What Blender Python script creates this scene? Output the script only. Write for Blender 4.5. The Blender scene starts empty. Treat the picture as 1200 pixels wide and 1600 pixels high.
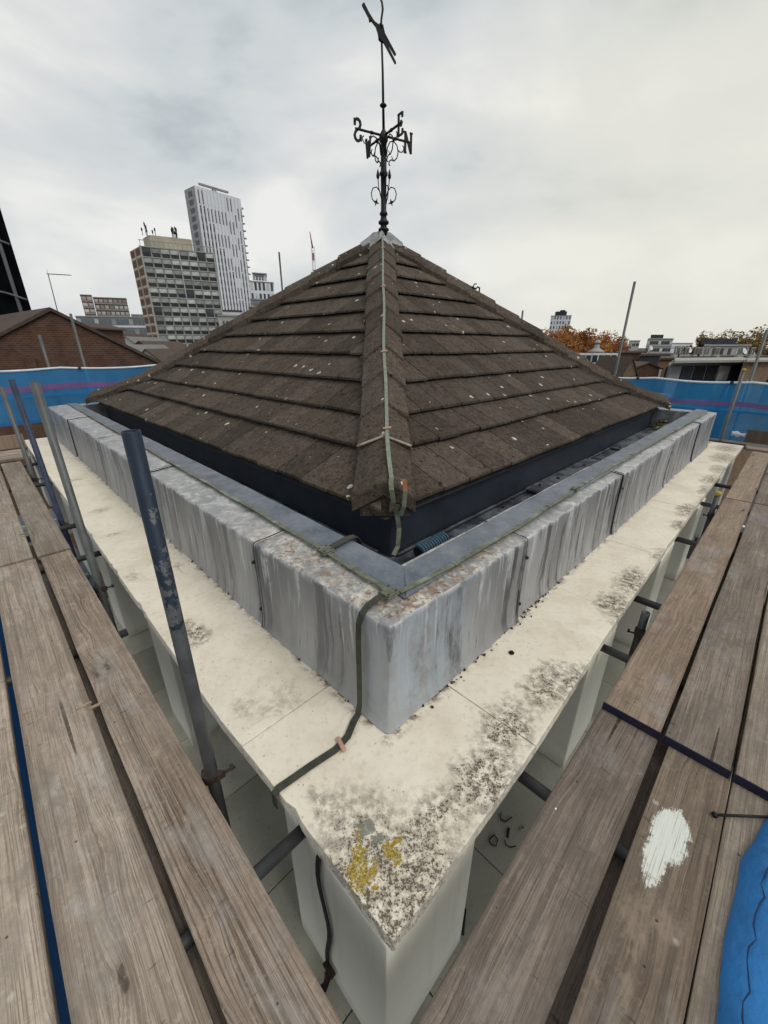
import bpy, bmesh, math, random
from mathutils import Vector, Matrix, noise as mnoise
random.seed(7)
SC = bpy.context.scene
COL = SC.collection
R = math.radians
S2 = 2 ** -0.5

# ------------------------------------------------------------------ camera
PITCH = R(22.743); EYE = 1.55; FPX = 620.0
cd = bpy.data.cameras.new('camera'); cam = bpy.data.objects.new('camera', cd); COL.objects.link(cam)
cd.sensor_fit = 'VERTICAL'; cd.sensor_height = 36.0; cd.lens = 36.0 * FPX / 1600.0
cd.clip_start = 0.05; cd.clip_end = 6000
cam.location = (0, 0, EYE); cam.rotation_euler = (math.pi / 2 - PITCH, 0, 0)
SC.camera = cam

# ------------------------------------------------------------------ overcast sky + soft sun
SUN_EL, SUN_AZ = 52.0, 125.0     # azimuth clockwise from +Y (right and a little behind the camera)
wd = bpy.data.worlds.new('World'); SC.world = wd; wd.use_nodes = True
nt = wd.node_tree; nt.nodes.clear()
def wn(t, **k):
    n = nt.nodes.new(t)
    for a, b in k.items(): setattr(n, a, b)
    return n
out = wn('ShaderNodeOutputWorld')
sky = wn('ShaderNodeTexSky', sky_type='NISHITA', sun_disc=False, sun_elevation=R(SUN_EL), sun_rotation=R(SUN_AZ))
bg1 = wn('ShaderNodeBackground'); bg1.inputs[1].default_value = 0.09
nt.links.new(sky.outputs[0], bg1.inputs[0])
tc = wn('ShaderNodeTexCoord')
mp = wn('ShaderNodeMapping'); mp.inputs['Scale'].default_value = (1.0, 1.0, 2.2); mp.inputs['Location'].default_value = (.35, .9, .2)
nt.links.new(tc.outputs['Generated'], mp.inputs[0])
nz = wn('ShaderNodeTexNoise'); nz.inputs['Scale'].default_value = 2.1; nz.inputs['Detail'].default_value = 7; nz.inputs['Roughness'].default_value = .5; nz.inputs['Distortion'].default_value = .3
nt.links.new(mp.outputs[0], nz.inputs['Vector'])
cr = wn('ShaderNodeValToRGB')
e = cr.color_ramp.elements
e[0].position = .36; e[0].color = (.44, .495, .53, 1)
e[1].position = .62; e[1].color = (.88, .88, .85, 1)
x = e.new(.45); x.color = (.635, .675, .69, 1)
x = e.new(.54); x.color = (.745, .76, .755, 1)
nt.links.new(nz.outputs[0], cr.inputs[0])
# the veiled sun side: a broad, low, faintly warm brightening towards the right
dt = wn('ShaderNodeVectorMath', operation='DOT_PRODUCT'); nt.links.new(tc.outputs['Generated'], dt.inputs[0]); dt.inputs[1].default_value = Vector((.62, .75, .22)).normalized()
mr = wn('ShaderNodeMapRange', interpolation_type='SMOOTHSTEP'); nt.links.new(dt.outputs['Value'], mr.inputs[0]); mr.inputs[1].default_value = .80; mr.inputs[2].default_value = 1.0; mr.inputs[3].default_value = 0.0; mr.inputs[4].default_value = .6
wm = wn('ShaderNodeMix', data_type='RGBA'); nt.links.new(mr.outputs[0], wm.inputs[0]); nt.links.new(cr.outputs[0], wm.inputs[6]); wm.inputs[7].default_value = (.86, .835, .71, 1)
bg2 = wn('ShaderNodeBackground'); bg2.inputs[1].default_value = 1.0
nt.links.new(wm.outputs[2], bg2.inputs[0])
mx = wn('ShaderNodeMixShader'); mx.inputs[0].default_value = .95
nt.links.new(bg1.outputs[0], mx.inputs[1]); nt.links.new(bg2.outputs[0], mx.inputs[2]); nt.links.new(mx.outputs[0], out.inputs[0])

sl = bpy.data.lights.new('sun', 'SUN'); sl.energy = 1.4; sl.angle = R(25); sl.color = (1, .95, .87)
so = bpy.data.objects.new('sun', sl); COL.objects.link(so)
sd = Vector((math.sin(R(SUN_AZ)) * math.cos(R(SUN_EL)), math.cos(R(SUN_AZ)) * math.cos(R(SUN_EL)), math.sin(R(SUN_EL))))
so.rotation_euler = sd.to_track_quat('Z', 'Y').to_euler(); so.location = (30, -20, 60)
vs = SC.view_settings
vs.view_transform = 'Standard'; vs.look = 'None'; vs.gamma = 1; vs.exposure = 0.0; vs.use_curve_mapping = False

# ------------------------------------------------------------------ coordinates
def W(a, b, z=0.0):               # a runs along the right side of the pavilion, b along its left side
    return Vector(((a - b) * S2, (a + b) * S2, z))
def ray(px, py):
    u, v = px - 600, py - 800
    return Vector((u, FPX * math.cos(PITCH) - v * math.sin(PITCH), -FPX * math.sin(PITCH) - v * math.cos(PITCH)))
def at(px, py, Y):
    d = ray(px, py); return Vector((0, 0, EYE)) + d * (Y / d.y)
def onz(px, py, z):
    d = ray(px, py); return Vector((0, 0, EYE)) + d * ((z - EYE) / d.z)
AX_A = Vector((S2, S2, 0)); AX_B = Vector((-S2, S2, 0)); UP = Vector((0, 0, 1))
def lerp(a, b, t): return a + (b - a) * t
def interp(xs, ys, x):
    if x <= xs[0]: return ys[0]
    for i in range(len(xs) - 1):
        if x <= xs[i + 1]: return lerp(ys[i], ys[i + 1], (x - xs[i]) / (xs[i + 1] - xs[i]))
    return ys[-1]

# ------------------------------------------------------------------ objects
def tag(o, label=None, cat=None, group=None, kind=None):
    if label: o['label'] = label
    if cat: o['category'] = cat
    if group: o['group'] = group
    if kind: o['kind'] = kind
    return o
def empty(name, loc=(0, 0, 0), label=None, cat=None, group=None, rz=0):
    o = bpy.data.objects.new(name, None); COL.objects.link(o); o.location = loc; o.rotation_euler = (0, 0, rz)
    o.empty_display_size = .1
    return tag(o, label, cat, group)
def link(name, me, parent=None, loc=None):
    o = bpy.data.objects.new(name, me); COL.objects.link(o)
    if loc is not None: o.location = loc
    if parent is not None:
        o.parent = parent
        o.matrix_parent_inverse = parent.matrix_world.inverted() if loc is None and parent.get('_wp') else Matrix()
    return o
def copy_tree(o, parent=None):
    c = o.copy(); COL.objects.link(c)
    if parent is not None: c.parent = parent
    for ch in list(o.children): copy_tree(ch, c)
    return c

class MB:
    def __init__(s): s.v = []; s.f = []; s.sm = []
    def add(s, vs, fs, smooth=False):
        k = len(s.v); s.v += [tuple(v) for v in vs]
        s.f += [tuple(i + k for i in f) for f in fs]; s.sm += [smooth] * len(fs)
        return s
    def box(s, c, hx, hy, hz, X=Vector((1, 0, 0)), Y=Vector((0, 1, 0)), Z=UP):
        c = Vector(c); P = []
        for k in (-1, 1):
            for j in (-1, 1):
                for i in (-1, 1): P.append(c + X * (hx * i) + Y * (hy * j) + Z * (hz * k))
        F = [(0, 2, 3, 1), (4, 5, 7, 6), (0, 1, 5, 4), (2, 6, 7, 3), (0, 4, 6, 2), (1, 3, 7, 5)]
        if X.cross(Y).dot(Z) < 0: F = [f[::-1] for f in F]
        return s.add(P, F)
    def boxab(s, a0, a1, b0, b1, z0, z1):
        return s.box(W((a0 + a1) / 2, (b0 + b1) / 2, (z0 + z1) / 2), abs(a1 - a0) / 2, abs(b1 - b0) / 2, abs(z1 - z0) / 2, AX_A, AX_B)
    def prism(s, top, bot):
        n = len(top)
        F = [tuple(range(n)), tuple(range(2 * n - 1, n - 1, -1))] + [(i, i + n, (i + 1) % n + n, (i + 1) % n) for i in range(n)]
        return s.add(list(top) + list(bot), F)
    def tube(s, pts, r, n=10, cap=True, smooth=True, closed=False):
        pts = [Vector(p) for p in pts]; m = len(pts); rs = r if isinstance(r, (list, tuple)) else [r] * m
        V = []; ref = None
        for i, p in enumerate(pts):
            if closed: d = pts[(i + 1) % m] - pts[i - 1]
            else: d = pts[min(i + 1, m - 1)] - pts[max(i - 1, 0)]
            d = d.normalized() if d.length > 1e-9 else Vector((0, 0, 1))
            if ref is None:
                ref = Vector((0, 0, 1)) if abs(d.z) < .9 else Vector((1, 0, 0))
            u = (ref - d * ref.dot(d)).normalized(); w = d.cross(u); ref = u
            for k in range(n):
                t = 2 * math.pi * k / n
                V.append(p + (u * math.cos(t) + w * math.sin(t)) * rs[i])
        F = []
        for i in range(m if closed else m - 1):
            j = (i + 1) % m
            for k in range(n): F.append((i * n + k, i * n + (k + 1) % n, j * n + (k + 1) % n, j * n + k))
        s.add(V, F, smooth)
        if cap and not closed:
            k = len(s.v) - m * n
            s.f += [tuple(k + i for i in range(n - 1, -1, -1)), tuple(k + (m - 1) * n + i for i in range(n))]; s.sm += [False, False]
        return s
    def lathe(s, c, prof, n=16, axis=UP):
        c = Vector(c); u = Vector((1, 0, 0)) if abs(axis.x) < .9 else Vector((0, 1, 0)); u = (u - axis * u.dot(axis)).normalized(); w = axis.cross(u)
        V = []
        for r, z in prof:
            for k in range(n):
                t = 2 * math.pi * k / n
                V.append(c + axis * z + (u * math.cos(t) + w * math.sin(t)) * r)
        F = [(i * n + k, i * n + (k + 1) % n, (i + 1) * n + (k + 1) % n, (i + 1) * n + k) for i in range(len(prof) - 1) for k in range(n)]
        F += [tuple(range(n - 1, -1, -1)), tuple((len(prof) - 1) * n + k for k in range(n))]
        return s.add(V, F, True)
    def strip(s, pts, nrm, w, t):      # flat metal tape: centre line, face normals, width, thickness
        V = []; m = len(pts)
        for i in range(m):
            p = Vector(pts[i]); d = (Vector(pts[min(i + 1, m - 1)]) - Vector(pts[max(i - 1, 0)])).normalized()
            n = Vector(nrm[i]); n = (n - d * n.dot(d)).normalized(); q = d.cross(n)
            V += [p + q * w / 2, p - q * w / 2, p - q * w / 2 + n * t, p + q * w / 2 + n * t]
        F = [(4 * i + k, 4 * i + (k + 1) % 4, 4 * i + 4 + (k + 1) % 4, 4 * i + 4 + k) for i in range(m - 1) for k in range(4)]
        F += [(3, 2, 1, 0), tuple(4 * (m - 1) + k for k in range(4))]
        return s.add(V, F)
    def grid(s, fn, nu, nv, smooth=True):
        V = [fn(i / nu, j / nv) for j in range(nv + 1) for i in range(nu + 1)]
        F = [(j * (nu + 1) + i, j * (nu + 1) + i + 1, (j + 1) * (nu + 1) + i + 1, (j + 1) * (nu + 1) + i) for j in range(nv) for i in range(nu)]
        return s.add(V, F, smooth)
    def mesh(s, name, mat, bevel=0, seg=1, recalc=True, origin=None):
        me = bpy.data.meshes.new(name)
        vs_ = s.v if origin is None else [tuple(Vector(v) - Vector(origin)) for v in s.v]
        me.from_pydata(vs_, [], s.f)
        me.polygons.foreach_set('use_smooth', s.sm)
        if bevel or recalc:
            bm = bmesh.new(); bm.from_mesh(me)
            if recalc: bmesh.ops.recalc_face_normals(bm, faces=bm.faces)
            if bevel:
                ed = [e for e in bm.edges if len(e.link_faces) == 2 and e.calc_face_angle(0) > .6]
                bmesh.ops.bevel(bm, geom=ed, offset=bevel, segments=seg, affect='EDGES', profile=.6, clamp_overlap=True)
            bm.to_mesh(me); bm.free()
        if mat: me.materials.append(mat)
        return me
    def build(s, name, mat, parent=None, bevel=0, seg=1, recalc=True, label=None, cat=None, group=None, kind=None):
        # world-space vertices; the object's origin goes to the centre of its base
        k = len(s.v)
        xs = [v[0] for v in s.v]; ys = [v[1] for v in s.v]; zs = [v[2] for v in s.v]
        o0 = Vector(((min(xs) + max(xs)) / 2, (min(ys) + max(ys)) / 2, min(zs)))
        me = s.mesh(name, mat, bevel, seg, recalc, o0)
        o = bpy.data.objects.new(name, me); COL.objects.link(o); o.location = o0
        if parent is not None:
            wl = Vector((0, 0, 0)); p = parent; chain = []
            o.parent = parent
            pm = world_of(parent)
            o.matrix_basis = pm.inverted() @ Matrix.Translation(o0)
        return tag(o, label, cat, group, kind)
def world_of(o):
    m = o.matrix_basis.copy(); p = o.parent
    while p is not None: m = p.matrix_basis @ m; p = p.parent
    return m

# ------------------------------------------------------------------ material nodes
class G:
    def __init__(s, name):
        s.m = bpy.data.materials.new(name); s.m.use_nodes = True; s.t = s.m.node_tree; s.t.nodes.clear()
        s.o = s.t.nodes.new('ShaderNodeOutputMaterial'); s.b = s.t.nodes.new('ShaderNodeBsdfPrincipled')
        s.t.links.new(s.b.outputs[0], s.o.inputs[0]); s._pos = None
    def put(s, sock, v):
        if isinstance(v, bpy.types.NodeSocket): s.t.links.new(v, sock)
        elif v is not None:
            if isinstance(v, (tuple, list)) and sock.type == 'RGBA' and len(v) == 3: v = (*v, 1)
            sock.default_value = v
    def n(s, ty, ins=None, **props):
        n = s.t.nodes.new(ty)
        for k, v in props.items(): setattr(n, k, v)
        for k, v in (ins or {}).items(): s.put(n.inputs[k], v)
        return n
    def math(s, op, a, b=None, c=None, clamp=False):
        n = s.t.nodes.new('ShaderNodeMath'); n.operation = op; n.use_clamp = clamp
        s.put(n.inputs[0], a)
        if b is not None: s.put(n.inputs[1], b)
        if c is not None: s.put(n.inputs[2], c)
        return n.outputs[0]
    def vm(s, op, a, b=None):
        n = s.t.nodes.new('ShaderNodeVectorMath'); n.operation = op
        s.put(n.inputs[0], a)
        if b is not None: s.put(n.inputs[1], b)
        return n.outputs[1] if op in ('LENGTH', 'DOT_PRODUCT', 'DISTANCE') else n.outputs[0]
    def pos(s):
        if s._pos is None: s._pos = s.t.nodes.new('ShaderNodeNewGeometry')
        return s._pos.outputs['Position']
    def nrm(s): s.pos(); return s._pos.outputs['Normal']
    def obj(s): return s.n('ShaderNodeTexCoord').outputs['Object']
    def rnd(s): return s.n('ShaderNodeObjectInfo').outputs['Random']
    def sep(s, v):
        n = s.n('ShaderNodeSeparateXYZ', {0: v}); return n.outputs[0], n.outputs[1], n.outputs[2]
    def comb(s, x, y, z): return s.n('ShaderNodeCombineXYZ', {0: x, 1: y, 2: z}).outputs[0]
    def noise(s, v, scale, det=3, rough=.55, dist=0.0, col=False):
        n = s.n('ShaderNodeTexNoise', {'Vector': v, 'Scale': scale, 'Detail': det, 'Roughness': rough, 'Distortion': dist})
        return n.outputs[1 if col else 0]
    def vor(s, v, scale, feature='F1', rand=1.0):
        n = s.n('ShaderNodeTexVoronoi', {'Vector': v, 'Scale': scale, 'Randomness': rand}, feature=feature)
        return n
    def ss(s, x, lo, hi):               # smoothstep
        n = s.n('ShaderNodeMapRange', {0: x, 1: lo, 2: hi, 3: 0.0, 4: 1.0}, interpolation_type='SMOOTHSTEP')
        return n.outputs[0]
    def mix(s, f, a, b, blend='MIX'):
        n = s.n('ShaderNodeMix', data_type='RGBA', blend_type=blend)
        s.put(n.inputs[0], f); s.put(n.inputs[6], a); s.put(n.inputs[7], b)
        return n.outputs[2]
    def ramp(s, f, stops):
        n = s.n('ShaderNodeValToRGB', {0: f}); e = n.color_ramp.elements
        while len(e) < len(stops): e.new(.5)
        for i, (p, c) in enumerate(stops): e[i].position = p; e[i].color = (*c, 1) if len(c) == 3 else c
        return n.outputs[0]
    def ab(s):
        x, y, z = s.sep(s.pos())
        a = s.math('MULTIPLY', s.math('ADD', x, y), S2); b = s.math('MULTIPLY', s.math('SUBTRACT', y, x), S2)
        return a, b, z
    def blobs(s, a, b, lst):            # soft ellipses (a, b, ra, rb, strength) -> max of falloffs
        acc = None
        for (a0, b0, ra, rb, st) in lst:
            da = s.math('MULTIPLY', s.math('SUBTRACT', a, a0), 1 / ra); db = s.math('MULTIPLY', s.math('SUBTRACT', b, b0), 1 / rb)
            d = s.math('ADD', s.math('MULTIPLY', da, da), s.math('MULTIPLY', db, db))
            v = s.math('MULTIPLY', s.math('SUBTRACT', 1.0, d, clamp=True), st)
            acc = v if acc is None else s.math('MAXIMUM', acc, v)
        return acc
    def bump(s, h, st=.3, dist=.01):
        n = s.n('ShaderNodeBump', {'Strength': st, 'Distance': dist, 'Height': h}); s.put(s.b.inputs['Normal'], n.outputs[0]); return n
    def fin(s, col, rough=.8, metal=0.0, spec=.3):
        s.put(s.b.inputs['Base Color'], col); s.put(s.b.inputs['Roughness'], rough); s.put(s.b.inputs['Metallic'], metal)
        s.put(s.b.inputs['Specular IOR Level'], spec)
        return s.m
def simple(name, col, rough=.8, var=.25, scale=6.0, bump=.0, metal=0.0, rnd=.0, spec=.3, world=False):
    g = G(name); v = g.pos() if world else g.obj()
    n = g.noise(v, scale, 5, .6)
    dark = tuple(c * (1 - var) for c in col); lite = tuple(min(1, c * (1 + var)) for c in col)
    c = g.ramp(n, [(.25, dark), (.75, lite)])
    if rnd:
        k = g.math('ADD', g.math('MULTIPLY', g.rnd(), rnd * 2), 1 - rnd)
        c = g.mix(1.0, c, g.comb(k, k, k), 'MULTIPLY')
    if bump: g.bump(g.noise(v, scale * 6, 4), bump, .01)
    return g.fin(c, rough, metal, spec)

# ---- old concrete roof tile
def m_tile(name, hip=False):
    g = G(name); p = g.pos(); a, b, z = g.ab()
    n1 = g.noise(p, 2.2, 4, .6); n2 = g.noise(p, 42, 5, .75); n3 = g.noise(p, 14, 5, .68)
    c = g.ramp(n3, [(.25, (.046, .034, .026)), (.55, (.084, .066, .052)), (.8, (.122, .098, .078))])
    c = g.mix(g.math('MULTIPLY', g.ss(n2, .51, .64), .75), c, (.016, .013, .011))
    c = g.mix(g.math('MULTIPLY', g.ss(n2, .46, .34), .6), c, (.155, .128, .102))
    k = g.math('ADD', g.math('MULTIPLY', g.rnd(), .6), .68)
    c = g.mix(1.0, c, g.comb(k, k, k), 'MULTIPLY')
    c = g.mix(g.math('MULTIPLY', g.ss(n1, .5, .7), .35), c, (.10, .092, .082))
    # green-yellow algae high up
    gr = g.math('MULTIPLY', g.ss(g.noise(p, 5, 4), .52, .68), g.ss(z, 2.1, 2.75))
    c = g.mix(g.math('MULTIPLY', gr, .6), c, (.105, .098, .040))
    # white lichen spots: few voronoi cells, warped outlines
    wp = g.vm('ADD', p, g.vm('MULTIPLY', g.vm('SUBTRACT', g.noise(p, 30, 2, col=True), (.5, .5, .5)), (.055, .055, .055)))
    v = g.vor(wp, 9.0); pick = g.sep(v.outputs['Color'])[0]
    size = g.math('MULTIPLY', g.ss(g.math('ADD', pick, g.math('MULTIPLY', g.math('SUBTRACT', n1, .5), .8)), .66, 1.02), .23)
    spot = g.math('MULTIPLY', g.ss(g.math('SUBTRACT', size, v.outputs['Distance']), 0.0, .02), g.ss(n2, .34, .44))
    c = g.mix(g.math('MULTIPLY', spot, .92), c, (.56, .53, .47))
    v2 = g.vor(wp, 2.6); pick2 = g.sep(v2.outputs['Color'])[1]
    s2 = g.math('MULTIPLY', g.ss(pick2, .90, 1.0), .12)
    y = g.math('MULTIPLY', g.ss(g.math('SUBTRACT', s2, v2.outputs['Distance']), -.02, .03), g.ss(n2, .45, .55))
    c = g.mix(g.math('MULTIPLY', y, .7), c, (.25, .19, .05))
    # moss specks
    v3 = g.vor(p, 22); m3 = g.math('MULTIPLY', g.ss(g.sep(v3.outputs['Color'])[2], .86, .9), g.ss(v3.outputs['Distance'], .3, .22))
    c = g.mix(g.math('MULTIPLY', m3, .75), c, (.012, .011, .009))
    g.bump(g.math('ADD', g.math('ADD', n2, g.math('MULTIPLY', n3, .6)), g.math('MULTIPLY', m3, 1.2)), .75, .012)
    return g.fin(c, .95, 0, .15)
M = {}
M['tile'] = m_tile('concrete_tile')
M['mortar'] = simple('mortar', (.33, .29, .23), .95, .35, 18, .5)

# ---- weathered lead
def m_lead():
    g = G('lead_sheet'); a, b, z = g.ab(); nx, ny, nzz = g.sep(g.nrm())
    u = g.math('ADD', a, b)
    side = g.ss(nzz, .80, .60)
    wob = g.math('MULTIPLY', g.math('SUBTRACT', g.noise(g.pos(), 3, 3), .5), .018)
    uu = g.math('ADD', u, wob)
    st1 = g.noise(g.comb(g.math('MULTIPLY', uu, 8.5), 0.0, g.math('MULTIPLY', z, .8)), 1.0, 7, .72)
    st2 = g.noise(g.comb(g.math('MULTIPLY', uu, 30), 3.0, g.math('MULTIPLY', z, 1.3)), 1.0, 4, .65)
    st3 = g.noise(g.comb(g.math('MULTIPLY', uu, 3.2), 7.0, g.math('MULTIPLY', z, .7)), 1.0, 3, .5)
    isr = g.ss(g.math('SUBTRACT', a, b), -.05, .15)      # right-hand face
    base = g.mix(g.ss(st3, .3, .7), (.215, .22, .226), (.385, .392, .402))
    c = g.mix(g.math('MULTIPLY', g.ss(st1, .52, .57), g.math('ADD', .52, g.math('MULTIPLY', isr, .34))), base, (.072, .074, .085))
    wl = g.math('MULTIPLY', g.ss(g.math('ADD', st1, g.math('MULTIPLY', st2, .35)), .60, .50), g.math('ADD', .50, g.math('MULTIPLY', isr, .38)))
    c = g.mix(wl, c, g.mix(st2, (.36, .39, .42), (.66, .69, .71)))
    fine = g.math('MULTIPLY', g.ss(st2, .58, .66), g.ss(z, .02, .3))
    c = g.mix(g.math('MULTIPLY', g.math('MULTIPLY', fine, g.ss(st3, .38, .55)), .8), c, (.66, .64, .66))
    # blue-white bloom round the corner, mostly on the right face
    bl = g.blobs(a, b, [(1.02, .84, .38, .10, 1.0), (1.22, .84, .28, .06, .8), (.87, .96, .06, .12, .7)])
    bln = g.math('MULTIPLY', bl, g.ss(g.noise(g.comb(g.math('MULTIPLY', uu, 9), 0.0, g.math('MULTIPLY', z, 5)), 1.0, 5, .7), .30, .62))
    c = g.mix(g.math('MULTIPLY', bln, .8), c, g.mix(st2, (.34, .42, .50), (.55, .61, .66)))
    run = g.noise(g.comb(g.math('MULTIPLY', uu, 17), 11.0, g.math('MULTIPLY', z, .5)), 1.0, 4, .6)
    runm = g.math('MULTIPLY', g.ss(g.math('ADD', run, g.math('MULTIPLY', z, .16)), .62, .68), g.ss(g.noise(g.pos(), 18, 4, .7), .30, .55)); c = g.mix(g.math('MULTIPLY', runm, .75), c, (.60, .62, .63))
    lip = g.math('MULTIPLY', g.ss(z, .515, .545), g.ss(g.noise(g.pos(), 11, 4, .7), .45, .62)); c = g.mix(g.math('MULTIPLY', lip, .7), c, (.62, .63, .63))
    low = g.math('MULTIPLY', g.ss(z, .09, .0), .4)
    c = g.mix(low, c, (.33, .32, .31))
    # top face: cloudy patina, rust brown and white near the corner
    p = g.pos(); pn = g.noise(p, 9, 6, .7, 1.2); pn2 = g.noise(p, 26, 5, .7, .5)
    top = g.ramp(pn, [(.3, (.22, .23, .24)), (.5, (.36, .36, .36)), (.66, (.58, .57, .55))])
    near = g.blobs(a, b, [(1.30, .88, .75, .4, 1.0), (.92, 1.45, .4, .75, .85), (.95, .95, .45, .4, 1.0)])
    pat = g.ramp(pn2, [(.32, (.10, .075, .06)), (.43, (.27, .19, .125)), (.52, (.52, .48, .42)), (.68, (.72, .70, .66))])
    top = g.mix(g.math('MULTIPLY', near, g.ss(pn, .40, .56)), top, pat)
    rust = g.math('MULTIPLY', g.blobs(a, b, [(1.26, .885, .30, .07, 1.0), (1.05, .90, .12, .08, .8), (.93, 1.35, .05, .25, .6)]), g.ss(g.noise(p, 13, 5, .65, .8), .42, .6))
    top = g.mix(g.math('MULTIPLY', rust, .85), top, (.20, .115, .065))
    dk = g.math('MULTIPLY', near, g.ss(g.noise(p, 40, 4, .7), .62, .68))
    top = g.mix(dk, top, (.05, .045, .04))
    c = g.mix(side, top, c)
    g.bump(g.math('ADD', g.noise(g.pos(), 7, 3), g.math('MULTIPLY', g.noise(g.pos(), 60, 3), .15)), .45, .02)
    return g.fin(c, g.math('ADD', .40, g.math('MULTIPLY', pn, .25)), .30, .4)
M['lead'] = m_lead()
M['lead_cap'] = simple('lead_cap', (.25, .26, .265), .6, .65, 9, .3)
M['lead_dark'] = simple('lead_shadow_joint', (.03, .03, .033), .8)

# ---- grey felt strip, dark gutter
def m_felt():
    g = G('felt_strip'); p = g.pos(); n = g.noise(p, 6, 5, .65); n2 = g.noise(p, 40, 4, .7)
    c = g.ramp(n, [(.3, (.085, .100, .125)), (.7, (.185, .205, .235))])
    c = g.mix(g.math('MULTIPLY', g.ss(n2, .55, .7), .35), c, (.30, .32, .35))
    g.bump(n2, .35, .01); return g.fin(c, .6, 0, .4)
M['felt'] = m_felt()
def m_gutter():
    g = G('gutter_lining'); p = g.pos(); a, b, z = g.ab(); n = g.noise(p, 5, 5, .6); n2 = g.noise(p, 35, 4, .7)
    c = g.ramp(n, [(.3, (.020, .025, .034)), (.7, (.045, .054, .070))])
    up = g.ss(g.sep(g.nrm())[2], .5, .9)
    dust = g.math('MULTIPLY', up, g.ss(n, .38, .6)); c = g.mix(g.math('MULTIPLY', dust, .8), c, (.15, .165, .185))
    c = g.mix(g.math('MULTIPLY', g.math('MULTIPLY', up, g.ss(n2, .62, .66)), .9), c, (.014, .013, .011))
    c = g.mix(g.math('MULTIPLY', g.ss(n2, .66, .75), .25), c, (.2, .2, .2))
    g.bump(n2, .3, .01); return g.fin(c, .5, 0, .45)
M['gutter'] = m_gutter()
M['upstand'] = simple('upstand_lining', (.022, .029, .042), .42, .35, 5, .15, spec=.5, world=True)

# ---- cream ledge
GRIME = [(.46, .46, .40, .36, 1.15), (.58, .64, .26, .22, 1.0), (.50, .80, .10, .10, .7), (.74, .50, .26, .14, .95), (1.0, .45, .26, .15, 1.05), (1.26, .50, .24, .14, 1.0),
         (1.62, .48, .25, .13, .95), (1.74, .39, .22, .08, 1.0), (2.58, .46, .22, .13, 1.05), (2.98, .47, .28, .12, 1.05), (2.45, .38, .14, .08, .95), (3.55, .40, .2, .09, .85),
         (4.35, .41, .2, .13, 1.05), (4.85, .45, .28, .13, 1.05), (5.3, .37, .3, .09, .8), (5.75, .42, .30, .12, 1.0), (6.25, .45, .35, .12, 1.0), (6.9, .45, .35, .14, .9), (7.7, .50, .5, .2, .95), (8.5, .55, .4, .22, 1.0),
         (.53, 2.11, .10, .16, 1.1), (.75, 2.96, .05, .13, .6), (.47, 3.05, .06, .14, .5), (.62, 1.33, .20, .10, .42), (.50, 1.42, .10, .08, .45), (.55, 3.95, .12, .06, .6), (.6, 4.7, .12, .07, .55), (.62, 6.1, .15, .08, .5)]
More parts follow.
